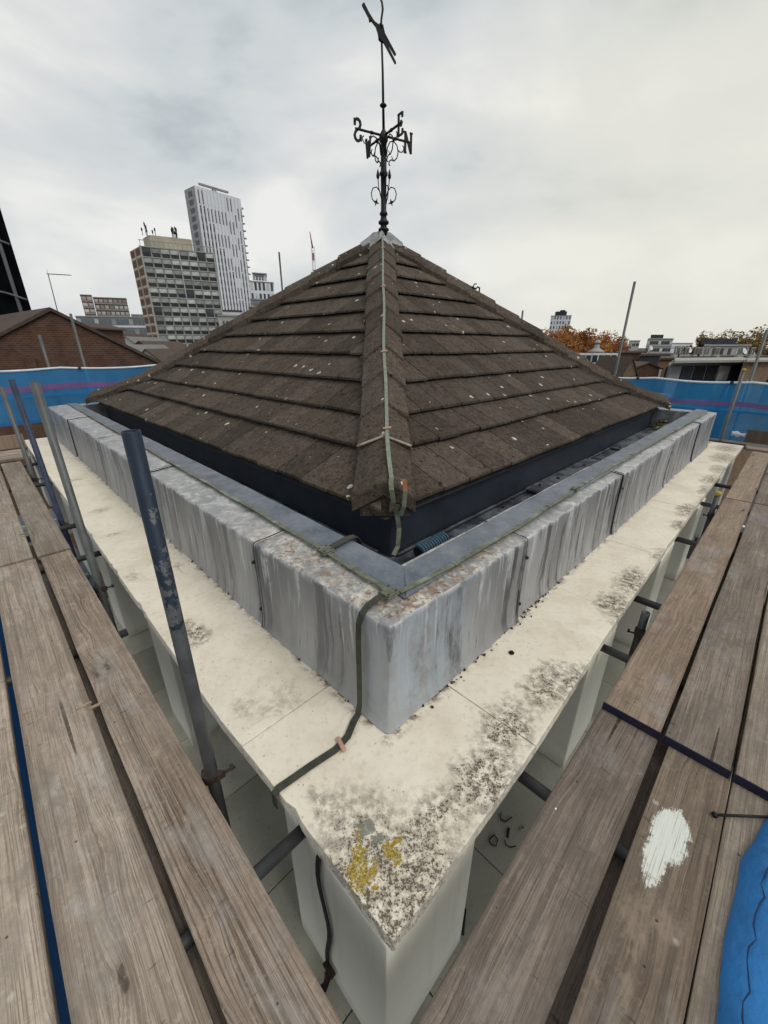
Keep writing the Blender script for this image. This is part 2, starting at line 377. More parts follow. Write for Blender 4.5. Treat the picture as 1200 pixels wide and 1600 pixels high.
def m_ledge():
    g = G('cream_ledge'); a, b, z = g.ab(); p = g.pos()
    wa = g.math('ADD', a, g.math('MULTIPLY', g.math('SUBTRACT', g.noise(p, 9, 4, .65), .5), .22))
    wb = g.math('ADD', b, g.math('MULTIPLY', g.math('SUBTRACT', g.noise(g.vm('ADD', p, (5, 3, 1)), 9, 4, .65), .5), .22))
    d = g.blobs(wa, wb, GRIME)
    # a clean wash in the middle of the corner slab
    clean = g.blobs(wa, wb, [(.86, .72, .34, .22, 1.0)])
    d = g.math('MULTIPLY', d, g.math('SUBTRACT', 1.0, g.math('MULTIPLY', clean, .9)))
    n1 = g.noise(p, 3, 6, .68); n2 = g.noise(p, 90, 4, .75); n3 = g.noise(p, 170, 3, .7); n4 = g.noise(p, 28, 4, .7)
    c = g.ramp(n1, [(.28, (.60, .53, .415)), (.5, (.725, .665, .55)), (.7, (.79, .735, .625))])
    c = g.mix(g.math('MULTIPLY', g.ss(n4, .5, .68), .38), c, (.52, .46, .365))
    # dirty veil, then speckle
    veil = g.math('MULTIPLY', g.ss(d, .0, .7), g.ss(n4, .34, .6))
    c = g.mix(g.math('MULTIPLY', veil, .8), c, (.29, .255, .205))
    th = g.math('SUBTRACT', .70, g.math('MULTIPLY', g.math('MINIMUM', d, .93), .215))
    mixn = g.math('ADD', g.math('ADD', g.math('MULTIPLY', n2, .45), g.math('MULTIPLY', n4, .25)), g.math('MULTIPLY', n3, .30))
    sp = g.ss(g.math('SUBTRACT', mixn, th), -.005, .035)
    c = g.mix(sp, c, g.mix(n3, (.055, .043, .030), (.165, .13, .095)))
    v = g.vor(p, 55); fl = g.math('MULTIPLY', g.ss(g.sep(v.outputs['Color'])[0], .88, .92), g.ss(v.outputs['Distance'], .25, .15))
    c = g.mix(g.math('MULTIPLY', fl, .55), c, (.16, .12, .09))
    # lichens at the tip
    yl = g.blobs(wa, wb, [(.465, .545, .070, .058, 1.0), (.495, .60, .045, .035, .9), (.57, .545, .03, .03, .9), (.52, .655, .025, .02, .8), (.61, .54, .03, .02, .6)])
    ym = g.math('MULTIPLY', g.ss(g.math('ADD', yl, g.math('MULTIPLY', g.math('SUBTRACT', n4, .5), .9)), .14, .40), g.ss(n2, .36, .52))
    c = g.mix(ym, c, g.mix(g.ss(n3, .35, .65), (.17, .115, .012), (.43, .31, .035)))
    gl = g.blobs(wa, wb, [(.545, .655, .035, .030, 1.0), (.57, .60, .025, .02, .7)])
    c = g.mix(g.math('MULTIPLY', g.ss(gl, .1, .35), .85), c, g.mix(n2, (.10, .11, .09), (.27, .28, .24)))
    # dirt line along the foot of the lead
    foot = g.math('MAXIMUM', g.math('MULTIPLY', g.ss(g.math('ABSOLUTE', g.math('SUBTRACT', a, .862)), .055, .0), g.ss(b, .80, .86)), g.math('MULTIPLY', g.ss(g.math('ABSOLUTE', g.math('SUBTRACT', b, .832)), .055, .0), g.ss(a, .80, .86)))
    c = g.mix(g.math('MULTIPLY', foot, g.ss(g.noise(p, 16, 5, .7), .44, .62)), c, (.16, .11, .075))
    # edge faces: greyer
    side = g.ss(g.sep(g.nrm())[2], .8, .3)
    c = g.mix(g.math('MULTIPLY', side, g.ss(n4, .40, .7)), c, (.47, .45, .41))
    c = g.mix(g.math('MULTIPLY', side, g.ss(n2, .62, .70)), c, (.16, .145, .125))
    g.bump(g.math('ADD', g.math('MULTIPLY', n2, .5), g.math('MULTIPLY', sp, -.4)), .4, .006)
    return g.fin(c, .85, 0, .25)
M['ledge'] = m_ledge()
def m_render(name, c0):
    g = G(name); a, b, z = g.ab(); u = g.math('ADD', a, b); p = g.pos()
    n = g.noise(g.comb(g.math('MULTIPLY', u, 9), 0.0, g.math('MULTIPLY', z, .9)), 1.0, 5, .65); n2 = g.noise(p, 4, 5, .65); n3 = g.noise(p, 70, 3, .7)
    c = g.mix(g.math('MULTIPLY', g.ss(n, .5, .72), .35), c0, tuple(k * .72 for k in c0))
    c = g.mix(g.math('MULTIPLY', g.ss(n2, .5, .7), .3), c, tuple(k * .80 for k in c0))
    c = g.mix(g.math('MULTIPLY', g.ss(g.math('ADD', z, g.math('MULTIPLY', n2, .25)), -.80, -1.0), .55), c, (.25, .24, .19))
    c = g.mix(g.math('MULTIPLY', g.ss(n3, .64, .72), .4), c, tuple(k * .5 for k in c0))
    g.bump(n3, .15, .004); return g.fin(c, .75, 0, .25)
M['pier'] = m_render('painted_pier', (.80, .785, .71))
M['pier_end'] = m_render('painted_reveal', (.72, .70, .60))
M['frame'] = simple('grey_window_frame', (.44, .47, .48), .4, .08, 3)
def m_glass(name, col=(.02, .025, .03)):
    g = G(name); return g.fin(col, .08, 0, .6)
M['glass'] = m_glass('window_glass')
M['glass_far'] = m_glass('far_glass', (.10, .12, .13))
def m_paving():
    g = G('terrace_paving'); p = g.pos(); n = g.noise(p, 5, 5, .65); n2 = g.noise(p, 60, 3, .7)
    c = g.ramp(n, [(.3, (.43, .42, .35)), (.7, (.57, .555, .48))])
    k = g.math('ADD', g.math('MULTIPLY', g.rnd(), .3), .85); c = g.mix(1.0, c, g.comb(k, k, k), 'MULTIPLY')
    c = g.mix(g.math('MULTIPLY', g.ss(n2, .60, .7), .5), c, (.10, .09, .07))
    g.bump(n2, .3, .005); return g.fin(c, .9)
M['paving'] = m_paving()
M['joint'] = simple('paving_bed', (.07, .065, .055), .95)
M['slate'] = simple('dark_slates', (.045, .043, .055), .6, .4, 8, .3, rnd=.3)

# ---- scaffold boards (grain runs along the object's local X)
def m_wood(name, c0, c1, c2, paint=False, ring=.25):
    g = G(name); o = g.obj(); r = g.rnd()
    x, y, z = g.sep(o); off = g.math('MULTIPLY', r, 37.0)
    y2 = g.math('ADD', y, off)
    vk = g.vor(g.comb(g.math('MULTIPLY', x, 2.3), g.math('MULTIPLY', y2, 9.0), off), 1.0)
    sel = g.ss(g.sep(vk.outputs['Color'])[0], .60, .64)
    kn = g.math('MULTIPLY', g.math('SUBTRACT', g.noise(g.comb(g.math('MULTIPLY', x, 30), g.math('MULTIPLY', y2, 50), off), 1.0, 2), .5), .12)
    kd = g.math('ADD', vk.outputs['Distance'], kn)
    swirl = g.math('MULTIPLY', g.math('MULTIPLY', g.ss(kd, .5, .0), sel), .022)
    bow = g.math('MULTIPLY', g.math('SUBTRACT', g.noise(g.comb(g.math('MULTIPLY', x, .40), g.math('MULTIPLY', y2, 2.5), off), 1.0, 2, .4), .5), .075)
    yy = g.math('ADD', g.math('ADD', y2, bow), swirl)
    # growth rings: crowded and open by turns, never evenly spaced
    rn = g.noise(g.comb(g.math('MULTIPLY', x, .22), g.math('MULTIPLY', yy, 120.0), off), 1.0, 2, .4)
    rn2 = g.noise(g.comb(g.math('MULTIPLY', x, .35), g.math('MULTIPLY', yy, 46.0), g.math('ADD', off, 3.0)), 1.0, 3, .5)
    fib = g.noise(g.comb(g.math('MULTIPLY', x, 5.0), g.math('MULTIPLY', yy, 380.0), off), 1.0, 4, .75)
    fib2 = g.noise(g.comb(g.math('MULTIPLY', x, 1.6), g.math('MULTIPLY', yy, 60.0), off), 1.0, 4, .6)
    big = g.noise(g.comb(g.math('MULTIPLY', x, 1.3), g.math('MULTIPLY', y2, 5.0), off), 1.0, 5, .65)
    where = g.ss(g.noise(g.comb(g.math('MULTIPLY', x, .8), g.math('MULTIPLY', y2, 8.0), g.math('ADD', off, 6.0)), 1.0, 2), .38, .62)
    c = g.mix(g.ss(big, .3, .7), c0, c1)
    rr = g.math('MULTIPLY', g.ss(rn, .52, .66), g.math('ADD', .35, g.math('MULTIPLY', where, .9)))
    c = g.mix(g.math('MULTIPLY', rr, ring * 2.0), c, c2)
    lines = g.n('ShaderNodeTexWave', {'Vector': g.comb(g.math('MULTIPLY', x, .06), g.math('ADD', yy, g.math('MULTIPLY', rn2, .035)), 0.0), 'Scale': 24.0, 'Distortion': 2.2, 'Detail': 3.0, 'Detail Scale': 2.2, 'Detail Roughness': .7}, wave_type='BANDS', bands_direction='Y', wave_profile='SAW').outputs['Fac']
    c = g.mix(g.math('MULTIPLY', g.math('MULTIPLY', g.ss(lines, .62, 1.0), where), ring * 1.5), c, c2)
    c = g.mix(g.math('MULTIPLY', g.ss(rn2, .52, .62), ring), c, c2)
    c = g.mix(g.math('MULTIPLY', g.ss(fib, .49, .58), .62), c, c2)
    c = g.mix(g.math('MULTIPLY', g.ss(fib2, .5, .26), .38), c, tuple(min(1, k * 1.32) for k in c1))
    crack = g.math('MULTIPLY', g.ss(g.noise(g.comb(g.math('MULTIPLY', x, .8), g.math('MULTIPLY', yy, 30.0), g.math('ADD', off, 9.0)), 1.0, 2, .4), .71, .74), .8)
    c = g.mix(crack, c, tuple(k * .3 for k in c2))
    knot = g.math('MULTIPLY', g.ss(kd, .12, .06), sel); halo = g.math('MULTIPLY', g.ss(kd, .28, .08), sel)
    c = g.mix(g.math('MULTIPLY', halo, .45), c, c2); c = g.mix(g.math('MULTIPLY', knot, .85), c, tuple(k * .4 for k in c2))
    sc = g.noise(g.comb(g.math('MULTIPLY', x, 34), g.math('MULTIPLY', y2, 7), off), 1.0, 4, .7)
    c = g.mix(g.math('MULTIPLY', g.ss(sc, .63, .70), .55), c, tuple(k * .5 for k in c2))
    stn = g.noise(g.comb(g.math('MULTIPLY', x, 2.6), g.math('MULTIPLY', y2, 7), g.math('ADD', off, 4.0)), 1.0, 6, .7)
    c = g.mix(g.math('MULTIPLY', g.ss(stn, .50, .68), .55), c, tuple(k * .55 for k in c1))
    gry = g.noise(g.comb(g.math('MULTIPLY', x, 2.0), g.math('MULTIPLY', y2, 4), g.math('ADD', off, 14.0)), 1.0, 5, .7)
    c = g.mix(g.math('MULTIPLY', g.ss(gry, .52, .7), .4), c, tuple(sum(c1) / 3 * 1.25 for k in c1))
    dirt = g.noise(g.comb(x, y2, off), 46.0, 5, .75); dirt2 = g.noise(g.comb(g.math('MULTIPLY', x, .6), y2, g.math('ADD', off, 21.0)), 7.0, 6, .72)
    c = g.mix(g.math('MULTIPLY', g.ss(dirt, .50, .70), .45), c, tuple(k * .5 for k in c1))
    c = g.mix(g.math('MULTIPLY', g.ss(dirt, .46, .30), .35), c, tuple(min(1, k * 1.3) for k in c1))
    c = g.mix(g.math('MULTIPLY', g.ss(dirt2, .52, .66), .6), c, tuple(k * .48 for k in c1))
    c = g.mix(g.math('MULTIPLY', g.ss(dirt2, .44, .32), .4), c, tuple(min(1, k * 1.25 + .02) for k in c1))
    dots = g.vor(g.comb(x, y2, off), 38); dm = g.math('MULTIPLY', g.ss(g.sep(dots.outputs['Color'])[1], .965, .97), g.ss(dots.outputs['Distance'], .20, .14))
    c = g.mix(g.math('MULTIPLY', dm, .8), c, tuple(k * .3 for k in c2))
    spl = g.vor(g.comb(g.math('ADD', x, g.math('MULTIPLY', dirt, .02)), g.math('ADD', y2, g.math('MULTIPLY', dirt, .02)), off), 16); sm_ = g.math('MULTIPLY', g.ss(g.sep(spl.outputs['Color'])[2], .955, .96), g.ss(spl.outputs['Distance'], .30, .18))
    c = g.mix(g.math('MULTIPLY', sm_, .55), c, (.50, .47, .42))
    edge = g.ss(g.math('ABSOLUTE', y), .098, .116)
    c = g.mix(g.math('MULTIPLY', edge, g.math('ADD', .2, g.math('MULTIPLY', big, .5))), c, c2)
    k = g.math('ADD', g.math('MULTIPLY', r, .42), .80); c = g.mix(1.0, c, g.comb(k, k, k), 'MULTIPLY')
    if paint:
        a, b, zz = g.ab(); p = g.pos()
        wa = g.math('ADD', a, g.math('MULTIPLY', g.math('SUBTRACT', g.noise(p, 22, 4, .7), .5), .15))
        wb = g.math('ADD', b, g.math('MULTIPLY', g.math('SUBTRACT', g.noise(g.vm('ADD', p, (3, 3, 3)), 22, 4, .7), .5), .06))
        d = g.blobs(wa, wb, [(1.31, -.108, .135, .064, 1.0), (1.22, -.094, .13, .042, 1.0), (1.36, -.128, .09, .046, 1.0)])
        bris = g.noise(g.comb(g.math('MULTIPLY', a, 20), g.math('MULTIPLY', b, 330), 0.0), 1.0, 3, .6)
        br2 = g.noise(g.comb(g.math('MULTIPLY', a, 300), g.math('MULTIPLY', b, 60), 0.0), 1.0, 3, .6)
        pm = g.ss(g.math('ADD', d, g.math('MULTIPLY', g.math('SUBTRACT', g.math('ADD', g.math('MULTIPLY', bris, .6), g.math('MULTIPLY', br2, .4)), .5), 1.7)), .16, .52)
        pm = g.math('MULTIPLY', pm, g.ss(d, .02, .16))
        c = g.mix(g.math('MULTIPLY', pm, g.math('SUBTRACT', .97, g.math('MULTIPLY', g.ss(fib, .52, .66), .55))), c, g.mix(fib, (.60, .63, .57), (.74, .76, .70)))
    h = g.math('ADD', g.math('ADD', g.math('MULTIPLY', fib, .6), g.math('MULTIPLY', rn, .35)), g.math('MULTIPLY', crack, -1.5))
    g.bump(h, .6, .004)
    return g.fin(c, .85, 0, .2)
M['wood_l'] = m_wood('board_wood_grey', (.285, .232, .183), (.405, .345, .283), (.118, .088, .064), ring=.24)
M['wood_r'] = m_wood('board_wood_brown', (.150, .119, .099), (.240, .196, .164), (.060, .045, .036), ring=.2)
M['wood_up'] = m_wood('board_wood_warm', (.285, .212, .158), (.395, .305, .230), (.115, .080, .058), ring=.18)
M['wood_grain'] = m_wood('board_wood_open_grain', (.228, .178, .138), (.332, .272, .218), (.086, .061, .044), ring=.34)
M['wood_mid'] = m_wood('board_wood_dusty', (.195, .158, .130), (.295, .245, .205), (.078, .058, .046), ring=.2)
M['wood_paint'] = m_wood('board_wood_painted', (.150, .116, .086), (.235, .186, .142), (.065, .046, .034), True, ring=.22)
M['band'] = simple('dark_board_end', (.016, .016, .038), .7, .5, 30, .3)

# ---- galvanised tube
def m_galv(name, col=(.25, .26, .265), blue=0.0, dark=0.0):
    g = G(name); p = g.obj(); n = g.noise(p, 9, 5, .6); n2 = g.noise(g.vm('MULTIPLY', p, (60, 60, 12)), 1.0, 4, .65)
    c = g.ramp(n, [(.25, tuple(k * .65 for k in col)), (.75, tuple(k * 1.25 for k in col))])
    c = g.mix(g.math('MULTIPLY', g.ss(n2, .56, .7), .4), c, tuple(k * .45 for k in col))
    if blue:
        z = g.sep(g.pos())[2]
        m = g.math('MULTIPLY', g.ss(g.math('ADD', g.noise(p, 26, 4, .7), g.math('MULTIPLY', z, blue)), .86, .90), 1.0)
        c = g.mix(m, c, g.mix(n2, (.008, .014, .027), (.020, .036, .060)))
    r = g.ramp(n, [(.3, (.42, .42, .42)), (.7, (.62, .62, .62))])
    g.bump(n2, .15, .004)
    return g.fin(c, r, .45, .4)
M['galv'] = m_galv('galvanised_tube', (.115, .122, .120))
M['galv_blue'] = m_galv('blue_flaked_tube', (.095, .10, .105), blue=.45)
M['galv_navy'] = simple('navy_painted_tube', (.030, .040, .075), .5, .4, 14)
M['galv_dark'] = m_galv('dull_dark_tube', (.075, .078, .082))
M['rust'] = simple('rusty_coupler', (.055, .038, .032), .75, .5, 30, .4, metal=.3)
M['yellow'] = simple('yellow_cap', (.42, .30, .05), .5, .2, 20)
M['black_iron'] = simple('black_iron', (.008, .008, .009), .55, .2, 20, .1, spec=.35)
def m_tape():
    g = G('copper_tape'); p = g.pos(); n = g.noise(p, 24, 5, .65); n2 = g.noise(p, 5, 3)
    c = g.ramp(n, [(.3, (.085, .090, .062)), (.7, (.200, .215, .155))])
    c = g.mix(g.ss(n2, .5, .7), c, g.ramp(n, [(.3, (.16, .19, .16)), (.7, (.30, .35, .30))]))
    return g.fin(c, .6, .25, .4)
M['tape'] = m_tape()
M['tape_dark'] = simple('dark_copper_tape', (.052, .055, .042), .6, .4, 22, metal=.2)
M['tape_pale'] = simple('pale_copper_tape', (.20, .225, .18), .6, .3, 22, metal=.15)
M['clip'] = simple('copper_clip', (.46, .27, .20), .6, .25, 40, metal=.1)
M['copper'] = simple('bare_copper', (.30, .13, .07), .5, .3, 30, metal=.3)
M['blue_sheet'] = simple('blue_tarpaulin', (.020, .160, .430), .5, .30, 5, .55, spec=.35)
M['crack'] = simple('crack_dark', (.01, .03, .09), .8)
def m_net(name, col, al):
    g = G(name); p = g.pos(); n = g.noise(p, 1.4, 4, .6); x, y, z = g.sep(p)
    w = g.noise(g.comb(g.math('MULTIPLY', x, 60), g.math('MULTIPLY', y, 60), g.math('MULTIPLY', z, 3)), 1.0, 2)
    c = g.ramp(g.math('ADD', g.math('MULTIPLY', n, .75), g.math('MULTIPLY', w, .25)), [(.3, tuple(k * .75 for k in col)), (.7, tuple(min(1, k * 1.3) for k in col))])
    tr = g.n('ShaderNodeBsdfTranslucent', {'Color': c}); tp = g.n('ShaderNodeBsdfTransparent', {'Color': (.55, .78, 1, 1)})
    g.fin(c, .6, 0, .3)
    m1 = g.n('ShaderNodeMixShader', {0: .35, 1: g.b.outputs[0], 2: tr.outputs[0]})
    m2 = g.n('ShaderNodeMixShader', {0: al, 1: m1.outputs[0], 2: tp.outputs[0]})
    g.t.links.new(m2.outputs[0], g.o.inputs[0]); return g.m
M['net'] = m_net('blue_debris_net', (.035, .26, .56), .34)
M['net_dense'] = m_net('blue_net_band', (.025, .20, .52), .08)
M['pink'] = m_net('pink_net_stripe', (.30, .15, .33), .25)
M['blue_tube'] = simple('netted_blue_tube', (.03, .19, .42), .5, .25, 8)
M['white_rail'] = simple('white_sheet_hem', (.55, .66, .74), .5, .15, 6)
def m_brick(name, c0, c1, mort, sx=4.4):
    g = G(name); tcn = g.n('ShaderNodeTexCoord').outputs['Generated']
    g2 = g.obj(); n = g.noise(g2, 2.0, 4)
    x, y, z = g.sep(g2)
    br = g.n('ShaderNodeTexBrick', {'Vector': g.comb(g.math('ADD', x, y), z, 0.0), 'Color1': (*c0, 1), 'Color2': (*c1, 1), 'Mortar': (*mort, 1), 'Scale': 1.0, 'Mortar Size': .008, 'Brick Width': .225, 'Row Height': .075})
    c = g.mix(g.math('MULTIPLY', g.ss(n, .45, .7), .4), br.outputs[0], tuple(k * .6 for k in c0))
    return g.fin(c, .9, 0, .2)
M['brick_brown'] = m_brick('brown_brick', (.085, .040, .026), (.125, .062, .040), (.14, .11, .09))
M['brick_tan'] = m_brick('tan_brick', (.17, .105, .062), (.22, .14, .085), (.22, .18, .14))
M['brick_red'] = m_brick('red_brick', (.18, .075, .048), (.23, .10, .062), (.22, .16, .13))
M['roof_brown'] = simple('brown_roof_tiles', (.085, .062, .050), .9, .3, 3, .3)
M['roof_grey'] = simple('grey_roof', (.17, .17, .17), .85, .25, 2, .2)
M['conc'] = simple('far_concrete', (.36, .355, .335), .85, .16, .25)
M['conc_grey'] = simple('grey_concrete', (.30, .30, .29), .85, .2, .3)
M['conc_stain'] = simple('stained_wall', (.30, .295, .265), .85, .55, .45)
M['conc_stain2'] = simple('cream_render', (.40, .37, .29), .85, .25, .5)
M['white_clad'] = simple('white_cladding', (.66, .68, .72), .5, .08, .2)
M['grey_clad'] = simple('grey_cladding', (.20, .225, .25), .5, .25, .3)
M['dark_clad'] = simple('dark_cladding', (.025, .028, .034), .5, .4, .5)
M['panel_dark'] = simple('dark_spandrel', (.028, .034, .038), .5, .3, .6, rnd=.35)
M['win_dark'] = simple('dark_window', (.035, .04, .047), .25, .3, .8, spec=.5, rnd=.4)
M['win_pale'] = simple('pale_window', (.40, .41, .40), .5, .45, .9, rnd=.5)
M['brown_panel'] = simple('brown_panel', (.155, .085, .060), .8, .2, 1)
M['cream_frame'] = simple('cream_frame', (.55, .48, .37), .8, .15, 1)
M['red_steel'] = simple('red_crane_steel', (.33, .06, .05), .6, .2, 1)
M['white_steel'] = simple('white_crane_steel', (.62, .62, .62), .6, .1, 1)
M['black_wrap'] = simple('black_sheeting', (.006, .0065, .008), .95, .5, .7, .3, spec=.0)
M['grey_fin'] = simple('grey_rib', (.10, .105, .11), .6, .3, 1)
M['asphalt'] = simple('city_ground', (.055, .055, .055), .95, .3, .05, world=True)
M['bark'] = simple('bark', (.06, .045, .035), .95, .3, 3)
def m_leaf(name, c0, c1):
    g = G(name); n = g.noise(g.pos(), .35, 4, .6); n2 = g.noise(g.pos(), 2.5, 2)
    c = g.mix(g.ss(g.math('ADD', g.math('MULTIPLY', n, .6), g.math('MULTIPLY', n2, .4)), .36, .62), c0, c1)
    tr = g.n('ShaderNodeBsdfTranslucent', {'Color': c}); g.fin(c, .8, 0, .15)
    m1 = g.n('ShaderNodeMixShader', {0: .25, 1: g.b.outputs[0], 2: tr.outputs[0]}); g.t.links.new(m1.outputs[0], g.o.inputs[0]); return g.m
M['leaf_orange'] = m_leaf('orange_leaves', (.20, .080, .026), (.42, .19, .062))
M['leaf_olive'] = m_leaf('olive_leaves', (.10, .072, .024), (.23, .155, .05))

# ------------------------------------------------------------------ ground
gm = MB(); gm.grid(lambda u, v: Vector((-2500 + 5000 * u, -1500 + 5000 * v, -17.0)), 4, 4)
gm.build('ground', M['asphalt'], kind='structure')

# ================================================================== the tiled pavilion
A_L, B_R = .402, .389                       # outer ledge edges (left run, right run)
A_END, B_END = 8.93, 9.5
pav = empty('roof_pavilion', W(5, 5, -1.05), 'square rooftop pavilion with brown tiled pyramid roof, lead parapet and cream ledge', 'pavilion')

# --- ledge slabs, mitred at the corner, each one its own stone with a narrow joint
JL = [1.24, 2.48, 3.36, 4.7, 5.95, 7.2, 8.45, B_END]; JR = [1.27, 2.51, 3.55, 4.93, 6.2, 7.45, 8.2, A_END]
oL = lambda b: interp([.39, .64, 1.0, 1.4, 2.2, 3.3, 5, 9.5], [.415, .412, .405, .388, .388, .395, .41, .41], b)
oR = lambda a: interp([.40, .9, 1.3, 2.3, 3.3, 5.2, 7.4, 8.93], [.376, .370, .368, .396, .405, .415, .405, .375], a)
LZ = -.068
def slab(pts, seed):
    rng = random.Random(seed); dz = rng.uniform(-.002, .002)
    m = MB(); m.prism([W(a, b, dz) for a, b in pts], [W(a, b, LZ) for a, b in pts]); return m
gap = .0014
def chip(t):
    k = mnoise.noise(Vector((t * 9.0, 1.7, .3))); return mnoise.noise(Vector((t * 30, 0, 0))) * .0018 + (max(0, k - .38) * .045)
def side_pts(fn, t0, t1, inner, left):
    n = max(2, int((t1 - t0) / .045)); P = [(fn(lerp(t0, t1, i / n)) + chip(lerp(t0, t1, i / n) + (0 if left else 50)), lerp(t0, t1, i / n)) for i in range(n + 1)]
    P = P + [(inner, t1), (inner, t0)]
    return P if left else [(b, a) for a, b in P]
# corner slab (single L-shaped stone face split at the joint lines)
cpts = [(.935, .935), (.935, 1.24 - gap)] + [(oL(b) + chip(b), b) for b in [lerp(1.24 - gap, .42, i / 18) for i in range(19)]] + [(.417, .386), (.424, .379)] + [(a, oR(a) + chip(a + 50)) for a in [lerp(.46, 1.27 - gap, i / 18) for i in range(19)]] + [(1.27 - gap, .935)]
slab(cpts, 1).build('ledge_slab', M['ledge'], pav, .006, 2, label='corner ledge slab crusted with dark and yellow lichen')
prev = 1.24
for i, j in enumerate(JL[1:]):
    slab(side_pts(oL, prev + gap, j - gap, .935, True), 10 + i).build('ledge_slab', M['ledge'], pav, .006, 2); prev = j
prev = 1.27
for i, j in enumerate(JR[1:]):
    slab(side_pts(oR, prev + gap, j - gap, .905, False), 30 + i).build('ledge_slab', M['ledge'], pav, .006, 2); prev = j
m = MB(); m.boxab(A_L + .06, .93, .5, B_END - .02, -.12, LZ - .003); m.boxab(.935, A_END - .02, B_R + .06, .93, -.12, LZ - .003)
m.build('ledge_soffit', M['pier'], pav)

# --- inner core behind the piers, closed roof deck under gutter
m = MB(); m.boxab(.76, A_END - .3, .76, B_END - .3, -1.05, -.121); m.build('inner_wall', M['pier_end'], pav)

# --- piers
def pier(a0, a1, b0, b1, lab=None):
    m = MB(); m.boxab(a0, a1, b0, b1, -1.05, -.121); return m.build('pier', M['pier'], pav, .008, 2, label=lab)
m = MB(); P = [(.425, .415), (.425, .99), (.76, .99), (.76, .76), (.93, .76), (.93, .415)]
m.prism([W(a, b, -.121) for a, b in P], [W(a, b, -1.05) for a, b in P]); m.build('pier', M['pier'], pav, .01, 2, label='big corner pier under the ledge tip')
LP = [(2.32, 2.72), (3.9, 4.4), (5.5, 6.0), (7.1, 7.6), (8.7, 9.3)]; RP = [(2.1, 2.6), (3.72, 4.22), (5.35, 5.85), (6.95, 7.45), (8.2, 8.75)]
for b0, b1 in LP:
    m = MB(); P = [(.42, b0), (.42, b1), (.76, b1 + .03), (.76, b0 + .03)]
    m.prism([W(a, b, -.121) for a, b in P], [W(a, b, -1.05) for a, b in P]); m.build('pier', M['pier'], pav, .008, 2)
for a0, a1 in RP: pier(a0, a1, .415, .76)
# --- window bays between the piers
def bay(left, t0, t1):
    B = (lambda m, d0, d1, s0, s1, z0, z1: m.boxab(d0, d1, s0, s1, z0, z1)) if left else (lambda m, d0, d1, s0, s1, z0, z1: m.boxab(s0, s1, d0, d1, z0, z1))
    m = MB(); x = .455 if (left and t0 < 1.5) else .66
    B(m, x, .75, t0 + .01, t1 - .01, -.21, -.1215); B(m, x + .015, .75, t0 + .01, t1 - .01, -.236, -.2105)
    B(m, .68, .75, t0 + .01, t0 + .06, -.95, -.237); B(m, .68, .75, t1 - .06, t1 - .01, -.95, -.237); B(m, .67, .755, t0 + .01, t1 - .01, -1.0, -.951)
    f = m.build('window', M['frame'], pav)
    m = MB(); B(m, .71, .72, t0 + .061, t1 - .061, -.95, -.238); m.build('pane', M['glass'], f)
pl = .99
for b0, b1 in LP: bay(True, pl, b0); pl = b1
pl = .93
for a0, a1 in RP: bay(False, pl, a0); pl = a1

# --- lead parapet: lapped sheets, the first one folded round the corner
CR = .014
LA, LB = .872, .838                          # feet of the lead on the left run / right run
lA = lambda b: LA + interp([.88, 1.4, 1.9, 3.8, 9.3], [.010, .004, -.012, -.008, .0], b)
lB = lambda a: LB + interp([.87, 1.9, 3.7, 5.5, 8.4], [.012, .0, -.008, -.014, -.03], a)
PROF = [(-.012, .002), (-.006, .012), (.000, .05), (.002, .14), (.005, .26), (.005, .40), (.004, .520), (.005, .538), (.009, .548), (.016, .5525), (.034, .5535), (.062, .555), (.10, .558), (.15, .563), (.205, .567), (.28, .569)]
def lead_wave(p, amt):
    q = Vector((p.x * 3.1, p.y * 3.1, p.z * 2.0)); return mnoise.noise(q) * amt
def lead_run(b_far, a_far, lift=0.0):
    """path (a,b) with unit inward direction; from the far left, round the corner, to the far right"""
    path = []
    nb = int((b_far - 1.0) / .06)
    for i in range(nb + 1): b = lerp(b_far, LB + CR, i / nb); path.append(('L', b))
    for k in range(1, 8): path.append(('C', k / 8))
    na = int((a_far - 1.0) / .06)
    for i in range(na + 1): a = lerp(LA + CR, a_far, i / na); path.append(('R', a))
    return path
def lead_point(st, d, z):
    k, t = st
    r = max(CR - d, .003)
    if k == 'L': n = Vector((-1, 0)); a, b = lA(t) + d, (t if t > 1.25 else max(t, lerp(LB + .012 + d + r, 1.25, (t - (LB + CR)) / (1.25 - LB - CR))))
    elif k == 'R':
        b = lB(t) + d; a = t if t > 1.25 else max(t, lerp(LA + .010 + d + r, 1.25, (t - (LA + CR)) / (1.25 - LA - CR))); n = Vector((0, -1))
    else:
        ang = math.pi + t * math.pi / 2
        ca, cb = LA + .010 + d + r, LB + .012 + d + r
        a, b = ca + r * math.cos(ang), cb + r * math.sin(ang); n = Vector((math.cos(ang), math.sin(ang)))
    p = W(a, b, z)
    dent = lead_wave(p, .009) * min(1, z / .1) + mnoise.noise(Vector((p.x * 9, p.y * 9, p.z * 4))) * .0016
    dent += max(0, 1 - z / .10) * (.010 * mnoise.noise(Vector((p.x * 5.0, p.y * 5.0, 8.0))) + .004) if d < .03 else 0
    p += (AX_A * n.x + AX_B * n.y) * (dent * (1 if d < .05 else .25)); 
    if d > .06: p.z += mnoise.noise(Vector((p.x * 7, p.y * 7, 3.3))) * .006
    return p
